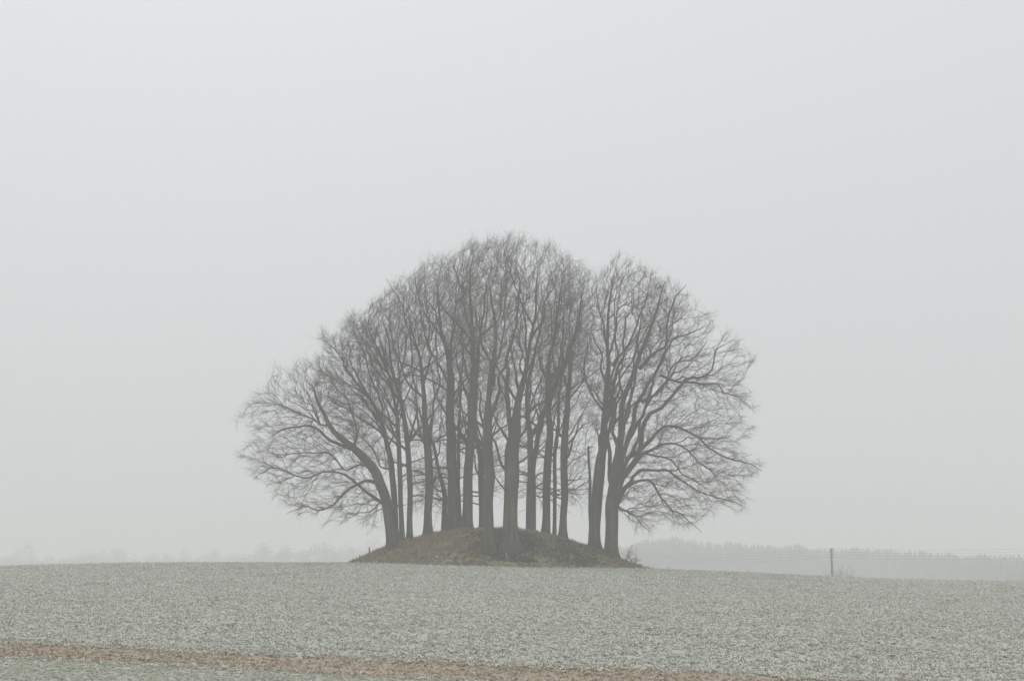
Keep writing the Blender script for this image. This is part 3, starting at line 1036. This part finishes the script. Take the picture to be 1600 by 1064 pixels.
# ------------------------------------------------------------------ scattered ground cover (instances)
def proto(name, V, Q, T, mat):
    me = mesh_np(name, V, Q, T, smooth=False)
    me.materials.append(mat)
    return bpy.data.objects.new(name, me)


def rosette(seed, n, r, h, mat, width=0.34):
    """a frosted crop plant: n bent leaves, two quads each"""
    rng = np.random.default_rng(seed)
    V, Q = [], []
    for k in range(n):
        a = k / n * 6.283 + rng.uniform(-0.5, 0.5)
        d = np.array([math.cos(a), math.sin(a), 0])
        s = np.array([-d[1], d[0], 0])
        L = r * rng.uniform(0.7, 1.15)
        hh = h * rng.uniform(0.5, 1.2)
        wv = L * width
        b = len(V)
        tw = np.array([0, 0, rng.uniform(-0.008, 0.008)])
        V += [d * 0.1 * L - s * wv * 0.3 + [0, 0, 0.006], d * 0.1 * L + s * wv * 0.3 + [0, 0, 0.006],
              d * 0.6 * L + s * wv + [0, 0, hh] + tw, d * 0.6 * L - s * wv + [0, 0, hh] - tw,
              d * 1.0 * L + s * wv * 0.4 + [0, 0, hh * rng.uniform(0.4, 1.1)], d * 1.0 * L - s * wv * 0.4 + [0, 0, hh * rng.uniform(0.4, 1.1)]]
        Q += [[b, b + 1, b + 2, b + 3], [b + 3, b + 2, b + 4, b + 5]]
    return proto('crop_plant', np.array(V), np.array(Q), None, mat)


def tuft(seed, n, r, h, mat, wd=0.012, bend=0.6):
    rng = np.random.default_rng(seed)
    V, Q, T = [], [], []
    for k in range(n):
        a = rng.uniform(0, 6.283)
        d = np.array([math.cos(a), math.sin(a), 0])
        s = np.array([-d[1], d[0], 0]) * wd
        p = d * r * rng.random() * 0.5
        H = h * rng.uniform(0.5, 1.1)
        m = p + d * bend * H * 0.25 + [0, 0, H * 0.6]
        e = p + d * bend * H * rng.uniform(0.6, 1.2) + [0, 0, H * rng.uniform(0.75, 1.0)]
        b = len(V)
        V += [p - s, p + s, m + s * 0.8, m - s * 0.8, e]
        Q.append([b, b + 1, b + 2, b + 3])
        T.append([b + 3, b + 2, b + 4])
    return proto('grass_tuft', np.array(V), np.array(Q), np.array(T), mat)


def leaf_bits(seed, n, r, mat):
    rng = np.random.default_rng(seed)
    V, Q = [], []
    for k in range(n):
        c = np.array([rng.normal(0, r), rng.normal(0, r), rng.uniform(0.005, 0.03)])
        a = rng.uniform(0, 6.283)
        d = np.array([math.cos(a), math.sin(a), rng.uniform(-0.4, 0.4)]) * rng.uniform(0.03, 0.06)
        s = np.array([-math.sin(a), math.cos(a), rng.uniform(-0.5, 0.5)]) * rng.uniform(0.02, 0.035)
        b = len(V)
        V += [c - d, c + s, c + d, c - s]
        Q.append([b, b + 1, b + 2, b + 3])
    return proto('leaf_bits', np.array(V), np.array(Q), None, mat)


def scatter(name, pts, protos, smin, smax, seed, tilt=0.25):
    me = bpy.data.meshes.new(name)
    me.vertices.add(len(pts))
    me.vertices.foreach_set('co', np.asarray(pts, np.float32).ravel())
    me.update()
    o = bpy.data.objects.new(name, me)
    COL.objects.link(o)
    o['kind'] = 'stuff'
    ng = bpy.data.node_groups.new(name, 'GeometryNodeTree')
    ng.interface.new_socket('Geometry', in_out='INPUT', socket_type='NodeSocketGeometry')
    ng.interface.new_socket('Geometry', in_out='OUTPUT', socket_type='NodeSocketGeometry')
    N, L = ng.nodes, ng.links
    gi, go = N.new('NodeGroupInput'), N.new('NodeGroupOutput')
    mp = N.new('GeometryNodeMeshToPoints')
    L.new(gi.outputs[0], mp.inputs['Mesh'])
    g2 = N.new('GeometryNodeGeometryToInstance')
    for p in protos:
        oi = N.new('GeometryNodeObjectInfo')
        oi.inputs['Object'].default_value = p
        oi.inputs['As Instance'].default_value = False
        g1 = N.new('GeometryNodeGeometryToInstance')
        L.new(oi.outputs['Geometry'], g1.inputs[0])
        if 'jn' not in locals():
            jn = N.new('GeometryNodeJoinGeometry')
        L.new(g1.outputs[0], jn.inputs[0])
    N.remove(g2)
    ip = N.new('GeometryNodeInstanceOnPoints')
    ip.inputs['Pick Instance'].default_value = True
    L.new(mp.outputs[0], ip.inputs['Points'])
    L.new(jn.outputs[0], ip.inputs['Instance'])
    rv = N.new('FunctionNodeRandomValue')
    rv.data_type = 'INT'
    rv.inputs['Min'].default_value = 0 if False else rv.inputs['Min'].default_value
    rv.inputs[4].default_value = 0
    rv.inputs[5].default_value = len(protos) - 1
    rv.inputs['Seed'].default_value = seed
    L.new(rv.outputs[2], ip.inputs['Instance Index'])
    rr_ = N.new('FunctionNodeRandomValue')
    rr_.data_type = 'FLOAT_VECTOR'
    rr_.inputs[0].default_value = (-tilt, -tilt, 0)
    rr_.inputs[1].default_value = (tilt, tilt, 6.283)
    rr_.inputs['Seed'].default_value = seed + 1
    L.new(rr_.outputs[0], ip.inputs['Rotation'])
    rs = N.new('FunctionNodeRandomValue')
    rs.data_type = 'FLOAT'
    rs.inputs[2].default_value = smin
    rs.inputs[3].default_value = smax
    rs.inputs['Seed'].default_value = seed + 2
    L.new(rs.outputs[1], ip.inputs['Scale'])
    L.new(ip.outputs[0], go.inputs[0])
    md_ = o.modifiers.new('scatter', 'NODES')
    md_.node_group = ng
    return o


def sdist(x, y):
    rel = np.stack([x - P0[0], y - P0[1]], -1)
    return rel @ NRM, rel @ DIR


def vnoise(x, y, f, seed):
    """cheap smooth value noise"""
    g = np.random.default_rng(seed).random((64, 64))
    X, Y = x * f, y * f
    i, j = np.floor(X).astype(int), np.floor(Y).astype(int)
    u, v = X - i, Y - j
    u, v = u * u * (3 - 2 * u), v * v * (3 - 2 * v)
    a, b = g[i % 64, j % 64], g[(i + 1) % 64, j % 64]
    c, d = g[i % 64, (j + 1) % 64], g[(i + 1) % 64, (j + 1) % 64]
    return (a * (1 - u) + b * u) * (1 - v) + (c * (1 - u) + d * u) * v


# crop
n = 640000
y = np.sqrt(44.0**2 + (150.0**2 - 44.0**2) * RNG.random(n))
x = RNG.uniform(-1, 1, n) * (0.30 * y + 6)
s, tpar = sdist(x, y)
r = np.hypot((x - MX) / MA, (y - MY) / MB_)
rowk = 0.5 + 0.5 * np.cos(s * 2 * np.pi / 0.9 + 0.5 * np.sin(tpar * 0.2))
tram = np.abs(((s + 0.4 * np.sin(tpar * 0.05)) % 9.0) - 4.5) < 0.16
p = 0.40 + 0.25 * rowk + 0.55 * (vnoise(x, y, 0.55, 3) - 0.5) + 0.5 * (vnoise(x, y, 1.6, 4) - 0.5)
p = np.where(tram, p * 0.35, p)
p = p * np.clip((r - 1.02) / 0.22, 0.0, 1)
keep = (s > 2.4 + edge_wob(tpar, 1.7) + 0.25 * RNG.normal(size=n)) & (RNG.random(n) < p) & (r > 1.03)
x, y = x[keep], y[keep]
crop_pts = np.column_stack([x, y, terrain(x, y) + 0.004])
rowm = 0.5 + 0.5 * np.cos((y * DIR[0] - x * DIR[1]) * 2 * np.pi / 4.5 + 1.2 * np.sin(x * 0.06))
isd = 0.10 * rowm + vnoise(x, y, 1.1, 8) + 0.5 * RNG.random(len(x)) > 1.16
lc, la = y * DIR[0] - x * DIR[1], x * DIR[0] + y * DIR[1]
isd |= (np.abs(((lc + 0.35 * np.sin(la * 0.11)) % 3.4) - 1.7) < 0.24) & (vnoise(la * 0.22, lc, 0.9, 51) > 0.44) & (RNG.random(len(x)) < 0.85)
scatter('frosted_crop', crop_pts[~isd], [rosette(1, 7, 0.075, 0.050, M_CROP, 0.42), rosette(2, 6, 0.065, 0.060, M_CROP, 0.42), rosette(3, 8, 0.085, 0.040, M_CROP, 0.4), rosette(4, 6, 0.07, 0.075, M_CROP, 0.36)], 0.6, 1.3, 5, 0.3)
scatter('dark_crop', crop_pts[isd], [rosette(5, 6, 0.075, 0.05, M_CROPD, 0.4), rosette(6, 7, 0.065, 0.05, M_CROPD, 0.4)], 0.6, 1.3, 6, 0.3)
tag(bpy.data.objects['frosted_crop'], 'frost-whitened crop plants covering the field', 'crop')
tag(bpy.data.objects['dark_crop'], 'darker unfrosted crop plants scattered through the field', 'crop')

# soil strip litter
n = 26000
tp = RNG.uniform(-22, 34, n)
s = RNG.uniform(-3.1, 2.9, n)
xy = P0 + tp[:, None] * DIR + s[:, None] * NRM
keep = RNG.random(n) < 0.35 + 0.9 * (vnoise(tp * 0.4, s * 2, 1.0, 9) - 0.3)
xy = xy[keep]
lit = np.column_stack([xy, terrain(xy[:, 0], xy[:, 1]) + 0.032])
tag(scatter('leaf_litter', lit, [leaf_bits(1, 5, 0.07, M_LITTER), leaf_bits(2, 4, 0.09, M_LITTER), tuft(31, 5, 0.06, 0.06, M_LITTER, 0.012, 1.6)], 0.6, 1.3, 15), 'brown dead leaves and stalks on the bare strip', 'leaves')
# clods of turned soil on the strip
def clod(seed):
    rg = np.random.default_rng(seed)
    a_ = np.linspace(0, 6.283, 6, endpoint=False)
    V_ = [np.column_stack([np.cos(a_) * q_, np.sin(a_) * q_, np.full(6, z_)]) * 0.07 * rg.uniform(0.75, 1.25, (6, 1)) for q_, z_ in ((1.0, -0.1), (0.85, 0.45), (0.45, 0.75))]
    V_ = np.vstack(V_)
    k_ = np.arange(6)
    Q_ = np.vstack([np.stack([k_ + 6 * r_, (k_ + 1) % 6 + 6 * r_, (k_ + 1) % 6 + 6 * r_ + 6, k_ + 6 * r_ + 6], -1) for r_ in (0, 1)])
    T_ = np.array([[12, 13, 14], [12, 14, 15], [12, 15, 16], [12, 16, 17]])
    return proto('soil_clod', V_, Q_, T_, M_CLOD)


M_CLOD = mat_noise('turned soil clods', [(0.275, 0.208, 0.14), (0.405, 0.328, 0.238), (0.53, 0.475, 0.395)], 8, 4, 0.95, 0, rand=0.3)
n = 5200
tp = RNG.uniform(-22, 34, n)
s = RNG.uniform(-3.0, 2.9, n)
keep = RNG.random(n) < 0.25 + 1.1 * (vnoise(tp * 0.3, s * 2.2, 1.0, 61) - 0.35)
xy = (P0 + tp[:, None] * DIR + s[:, None] * NRM)[keep]
tag(scatter('soil_clods', np.column_stack([xy, terrain(xy[:, 0], xy[:, 1]) + 0.03]), [clod(1), clod(2), clod(3)], 0.35, 1.2, 28), 'small clods of turned soil on the bare strip', 'soil')
# frosted tufts straggling on the strip's ridge line
n = 7500
tp = RNG.uniform(-22, 34, n)
s = np.where(RNG.random(n) < 0.55, 1.75 + 0.25 * RNG.normal(size=n) + 0.15 * np.sin(tp * 0.7), np.where(RNG.random(n) < 0.5, 2.9 - 0.5 * np.abs(RNG.normal(size=n)), -3.0 + 0.4 * np.abs(RNG.normal(size=n))))
keep = vnoise(tp, s * 1.5, 0.5, 12) > 0.34
xy = (P0 + tp[:, None] * DIR + s[:, None] * NRM)[keep]
tag(scatter('strip_tufts', np.column_stack([xy, terrain(xy[:, 0], xy[:, 1]) + 0.03]), [rosette(11, 6, 0.11, 0.05, M_CROP), tuft(32, 9, 0.08, 0.10, M_VGRASS, 0.012, 0.9)], 0.6, 1.3, 16), 'ragged line of frosted tufts between soil strip and crop', 'grass')
# verge grass
n = 30000
tp = RNG.uniform(-24, 26, n)
s = RNG.uniform(-13, -1.9, n)
xy = P0 + tp[:, None] * DIR + s[:, None] * NRM
keep = (s < -2.75 + edge_wob(tp, 4.4) + 0.2 * RNG.normal(size=n)) & (np.abs(xy[:, 0]) < 0.31 * xy[:, 1] + 3) & (xy[:, 1] > 44)
xy = xy[keep]
tag(scatter('verge_grass', np.column_stack([xy, terrain(xy[:, 0], xy[:, 1]) + 0.055]), [tuft(41, 12, 0.10, 0.035, M_VGRASS, 0.010, 1.2), tuft(42, 14, 0.12, 0.028, M_VGRASS, 0.010, 1.4)], 0.7, 1.3, 17), 'short frosted grass on the verge below the soil strip', 'grass')

# mound grass
n = 26000
a = RNG.uniform(0, 6.283, n)
q = np.sqrt(RNG.random(n)) * 1.01
x, y = MX + MA * q * np.cos(a), MY + MB_ * q * np.sin(a)
keep = RNG.random(n) < 0.45 + 0.9 * (vnoise(x, y, 0.8, 21) - 0.4)
x, y = x[keep], y[keep]
red = (vnoise(x, y, 0.45, 22) + 0.5 * np.clip((MY - 6 - y) / 5, 0, 1)) > 0.84
pts = np.column_stack([x, y, mound(x, y) - 0.01])
tag(scatter('mound_grass', pts[~red], [tuft(51, 12, 0.14, 0.22, M_STRAW, 0.011, 0.8), tuft(52, 10, 0.16, 0.14, M_STRAW, 0.012, 1.3), tuft(53, 9, 0.10, 0.30, M_STRAW, 0.009, 0.6)], 0.6, 1.3, 18), 'dry straw-coloured winter grass on the mound', 'grass')
tag(scatter('mound_litter', pts[red], [leaf_bits(7, 9, 0.12, M_REDLEAF), tuft(54, 10, 0.14, 0.15, M_REDLEAF, 0.012, 1.2)], 0.7, 1.4, 19), 'copper-brown leaf litter and brambles on the mound face', 'leaves')

n = 5200
px_ = np.where(RNG.random(n) < 0.45, RNG.normal(800, 26, n), RNG.normal(880, 55, n))
yy = RNG.uniform(129.8, 137.5, n)
xx = (px_ - 800) / F * yy
rm = np.hypot((xx - MX) / MA, (yy - MY) / MB_)
keep = (rm < 0.93) & (RNG.random(n) < 1.4 * vnoise(xx, yy, 0.7, 33) - 0.25 + 0.35 * (np.abs(px_ - 800) < 34))
M_BRAMBLE = mat_noise('dark ground ivy and brambles', [(0.06, 0.058, 0.034), (0.115, 0.10, 0.06), (0.19, 0.15, 0.095)], 4, 3, 0.85, 0, rand=0.3)
tag(scatter('bramble_cover', np.column_stack([xx, yy, mound(xx, yy) - 0.01])[keep], [tuft(71, 12, 0.2, 0.22, M_BRAMBLE, 0.016, 1.3), rosette(72, 7, 0.16, 0.12, M_BRAMBLE, 0.3), tuft(73, 9, 0.2, 0.32, M_BRAMBLE, 0.012, 1.0)], 0.6, 1.3, 24), 'dark ivy and brambles around the massive beech and right mound face', 'brambles')

n = 16000
a = RNG.uniform(0, 6.283, n)
q = RNG.uniform(0.97, 1.22, n)
x, y = MX + MA * q * np.cos(a), MY + MB_ * q * np.sin(a)
keep = RNG.random(n) < (1.25 - q) * 3.2 * (0.4 + vnoise(x, y, 0.9, 41))
x, y = x[keep], y[keep]
M_MARGIN = mat_noise('faded margin grass', [(0.20, 0.18, 0.125), (0.32, 0.30, 0.225), (0.44, 0.43, 0.36)], 5, 3, 0.9, 0, rand=0.25)
tag(scatter('margin_grass', np.column_stack([x, y, terrain(x, y)]), [tuft(81, 11, 0.14, 0.09, M_MARGIN, 0.012, 1.3), tuft(82, 9, 0.12, 0.13, M_MARGIN, 0.011, 0.9)], 0.6, 1.3, 27), 'faded grass margin between the frosted field and the mound', 'grass')

# ------------------------------------------------------------------ utility line beyond the crest
POLES = [(1299, 285.0, 856.5), (935, 312.0, 866.0), (1700, 262.0, 851.0)]
attach = []


def utility_pole(label, px, Y, rowtop):
    top = at(px, rowtop, Y)
    zg = float(terrain(top[0], Y))
    root = empty('utility_pole', (top[0], Y, zg))
    tag(root, label, 'utility pole', 'wooden poles of the overhead line')
    H = top[2] - zg
    P = np.array([[0.12, 0, -0.6], [0.12, 0, 0], [0.04, 0, H * 0.6], [0, 0, H], [0, 0, H + 0.05]])
    V, Q, T = tube(P, np.array([0.21, 0.20, 0.17, 0.15, 0.06]), 10)
    obj('pole', mesh_np('pole', V, Q, T), M_POLE, root)
    pts = []
    for k, (dz, sx) in enumerate(((-0.25, 1), (-0.70, -1), (-1.15, 1), (-1.6, -1))):
        P = np.array([[0, 0, H + dz], [sx * 0.24, 0, H + dz], [sx * 0.27, 0, H + dz + 0.06], [sx * 0.27, 0, H + dz + 0.16]])
        V, Q, T = tube(P, np.array([0.025, 0.025, 0.025, 0.025]), 6)
        br = obj('bracket', mesh_np('bracket', V, Q, T), M_WIRE, root)
        P = np.array([[sx * 0.27, 0, H + dz + 0.13], [sx * 0.27, 0, H + dz + 0.17], [sx * 0.27, 0, H + dz + 0.24], [sx * 0.27, 0, H + dz + 0.28]])
        V, Q, T = tube(P, np.array([0.06, 0.085, 0.06, 0.04]), 8)
        obj('insulator', mesh_np('insulator', V, Q, T), M_CERAM, br)
        pts.append(np.array([top[0] + sx * 0.27, Y, zg + H + dz + 0.25]))
    attach.append(pts)


utility_pole('wooden utility pole standing alone in the field right of the mound', *POLES[0])
utility_pole('wooden utility pole standing behind the right-hand boles of the beech group', *POLES[1])
utility_pole('wooden utility pole at the far right end of the overhead wires', *POLES[2])
WN = ['topmost', 'second', 'third', 'lowest']
for (a_, b_), where in (((1, 0), 'between the mound and the lone pole'), ((0, 2), 'running right from the lone pole')):
    for k in range(4):
        A, B = attach[a_][k], attach[b_][k]
        tt = np.linspace(0, 1, 25)[:, None]
        P = A * (1 - tt) + B * tt
        P[:, 2] -= 4 * 0.55 * (tt * (1 - tt)).ravel()
        V, Q, T = tube(P, np.full(25, 0.011), 4)
        o = obj('overhead_wire', mesh_np('overhead_wire', V, Q, T), M_WIRE)
        tag(o, f'{WN[k]} overhead wire {where}', 'wire', 'overhead wires')

# shrubs beyond the crest, by the pole and along the field edge
for k, (px, Y, top, lab, sp, nn) in enumerate([
        (1308, 280.0, 893, 'low bare bush close beside the lone utility pole', 0.35, 8),
        (1310.5, 279.0, 885, 'tall thin bare sapling clump just right of the lone pole', 0.12, 9),
        (1314, 276.0, 892, 'low dense bare bush between the two sapling clumps near the pole', 0.5, 12),
        (1322, 278.0, 888, 'forked bare sapling a few steps right of the lone pole', 0.4, 9),
        (1598, 262.0, 902, 'bare bush on the crest at the far right end of the field', 0.35, 34),
        (1584, 264.0, 906, 'small pale bush left of the bush at the far right end', 0.4, 28),
        (1574, 262.0, 907.5, 'lowest bush of the hedge at the far right of the field', 0.5, 28)]):
    x, y, z = on_field(px, Y)
    h = at(px, top, Y)[2] - z
    shrub(lab, 'bare bushes beyond the crest', x, y, z, h * 1.05, sp, nn, 60 + k, 0.035)
for k, (px, h, lab) in enumerate([(1168, 0.42, 'single dry weed stalk on the crest between the mound and the pole'),
                                  (1022, 0.45, 'dry bent weed on the crest just right of the mound'),
                                  (1043, 0.30, 'low dry weed clump on the crest right of the mound'),
                                  (1237, 0.25, 'short dry weed on the crest left of the pole')]):
    x, y, z = on_field(px, 132.0)
    shrub(lab, 'dry weeds on the crest', x, y, z, h, 0.7, 4, 80 + k, 0.007, 'dry_weed', 2)


# ------------------------------------------------------------------ far woods
def conifer(ac, x, y, z, h, r, rng):
    m = 6
    a = np.linspace(0, 6.283, m, endpoint=False)
    tiers = 4
    for k in range(tiers):
        z0 = z + h * (0.12 + 0.80 * k / tiers)
        z1 = z + h * min(0.12 + 0.80 * (k + 1.7) / tiers, 1.0)
        rr_ = r * (1 - 0.85 * k / tiers) * rng.uniform(0.75, 1.2, m)
        ring = np.column_stack([x + rr_ * np.cos(a + k), y + rr_ * np.sin(a + k), z0 + rng.uniform(-0.04, 0.04, m) * h])
        V = np.vstack([ring, [[x + rng.normal(0, 0.1), y, z1]]])
        ac.add(V, None, np.stack([np.arange(m), (np.arange(m) + 1) % m, np.full(m, m)], -1))


def fluff(ac, x, y, z, h, r, rng, n=110):
    """bare round crown: many small ragged twig-fan triangles spread through a lumpy volume"""
    lob = rng.normal(0, 1, (6, 3)) * [r * 0.45, r * 0.45, h * 0.17] + [x, y, z + h * 0.62]
    c = lob[rng.integers(0, 6, n)]
    d = norm(rng.normal(0, 1, (n, 3)))
    p = c + d * (rng.random(n) ** 0.5)[:, None] * [r * 0.6, r * 0.6, h * 0.26]
    u = norm(rng.normal(0, 1, (n, 3))) * rng.uniform(0.5, 1.3, n)[:, None] * 0.8
    v = norm(rng.normal(0, 1, (n, 3)) + d) * rng.uniform(0.8, 2.2, n)[:, None] * 0.8
    V = np.stack([p, p + u, p + v], 1).reshape(-1, 3)
    ac.add(V, None, np.arange(3 * n).reshape(-1, 3))


ac = Acc()
rng = np.random.default_rng(77)
skx = np.array([960, 1000, 1060, 1110, 1180, 1240, 1300, 1360, 1420, 1500, 1560, 1620, 1760])
sky_ = np.array([850, 845, 838, 848, 850, 851, 856, 858, 861, 865, 868, 871, 875])
for k in range(1500):
    px = rng.uniform(950, 1760)
    back = rng.random() < 0.55
    Yd = rng.uniform(790, 880) if back else rng.uniform(730, 790)
    Yd -= 130 * np.clip((px - 1380) / 250, 0, 1)
    x = at(px, 880, Yd)[0]
    z = float(terrain(x, Yd))
    top = np.interp(px, skx, sky_) + 2.2 * math.sin(px * 0.043) * math.sin(px * 0.017 + 1) + 1.5 * math.sin(px * 0.13) + (-3.5 if rng.random() < 0.03 else 0) + (rng.normal(0.5, 1.5) if back else rng.uniform(2, 18))
    h = at(px, top, Yd)[2] - z
    if h < 4:
        continue
    if rng.random() < (0.6 if px < 1095 else 0.3):
        fluff(ac, x, Yd, z - 1, h * (0.86 if px < 1095 else 0.8), h * 0.24, rng, 90)
    conifer(ac, x, Yd, z, h, rng.uniform(2.2, 4.4), rng)
o = obj('far_wood', ac.mesh('far_wood'), M_WOOD)
tag(o, 'dark conifer wood on the far slope fading into fog', 'wood', kind='stuff')

ac = Acc()
for k in range(420):
    px = rng.uniform(-120, 600)
    Yd = rng.uniform(930, 1080)
    x = at(px, 880, Yd)[0]
    z = float(terrain(x, Yd))
    top = 873 + 4 * math.sin(px * 0.03) + rng.uniform(-3, 4)
    h = at(px, top, Yd)[2] - z
    fluff(ac, x, Yd, z - 1, h, h * 0.4, rng, 220)
o = obj('far_hedge', ac.mesh('far_hedge'), M_FARTREE)
tag(o, 'low hedge and scrub along the far left horizon in fog', 'hedge', kind='stuff')
FT = [(15, 864), (48, 858), (85, 862), (140, 858), (165, 857), (185, 859), (235, 866), (300, 864), (330, 866), (405, 862), (432, 853), (465, 856), (497, 851), (516, 852), (545, 857), (565, 853), (258, 868), (375, 867)]
ORD = ['first', 'second', 'third', 'fourth', 'fifth', 'sixth', 'seventh', 'eighth', 'ninth', 'tenth', 'eleventh', 'twelfth', 'thirteenth', 'fourteenth', 'fifteenth', 'sixteenth', 'seventeenth', 'eighteenth']
RANK = {p: r for r, p in enumerate(sorted((q[0] for q in FT), reverse=True))}
for k, (px, top) in enumerate(FT):
    Yd = 860 + 12 * (k * 7 % 11) + (0 if px > 390 else 190)
    x = at(px, 880, Yd)[0]
    z = float(terrain(x, Yd))
    h = at(px, top, Yd)[2] - z
    root = empty('distant_tree', (x, Yd, z))
    tag(root, f'{ORD[RANK[px]]} faint bare tree from the mound along the foggy left horizon', 'tree', 'faint trees on the foggy left horizon')
    P = np.array([[0, 0, -0.5], [0, 0, h * 0.3], [0.3, 0, h * 0.6], [0.2, 0, h * 0.85]])
    V, Q, T = tube(P, np.array([0.5, 0.42, 0.28, 0.1]), 6)
    obj('trunk', mesh_np('trunk', V, Q, T), M_FARTREE, root)
    a2 = Acc()
    fluff(a2, 0, 0, 0, h, h * 0.36, rng, 1100)
    obj('crown', a2.mesh('crown'), M_FARTREE, root)

# ------------------------------------------------------------------ haze
DENS = 0.0021
x0, x1, y0, y1, z0, z1 = -FAR - 60, FAR + 60, -360, FAR + 60, -16.0, 34.0
V = [(x0, y0, z0), (x1, y0, z0), (x1, y1, z0), (x0, y1, z0), (x0, y0, z1), (x1, y0, z1), (x1, y1, z1), (x0, y1, z1)]
Q = [(3, 2, 1, 0), (4, 5, 6, 7), (0, 1, 5, 4), (1, 2, 6, 5), (2, 3, 7, 6), (3, 0, 4, 7)]
hm = bpy.data.materials.new('haze')
hm.use_nodes = True
hn = hm.node_tree.nodes
hn.clear()
ho = hn.new('ShaderNodeOutputMaterial')
hv = hn.new('ShaderNodeVolumePrincipled')
hv.inputs['Color'].default_value = (0.972, 0.968, 0.98, 1)
hv.inputs['Density'].default_value = DENS
hv.inputs['Anisotropy'].default_value = 0.0
hm.node_tree.links.new(hv.outputs[0], ho.inputs['Volume'])
hz = obj('haze', mesh_np('haze', V, Q, smooth=False), hm)
tag(hz, kind='stuff')
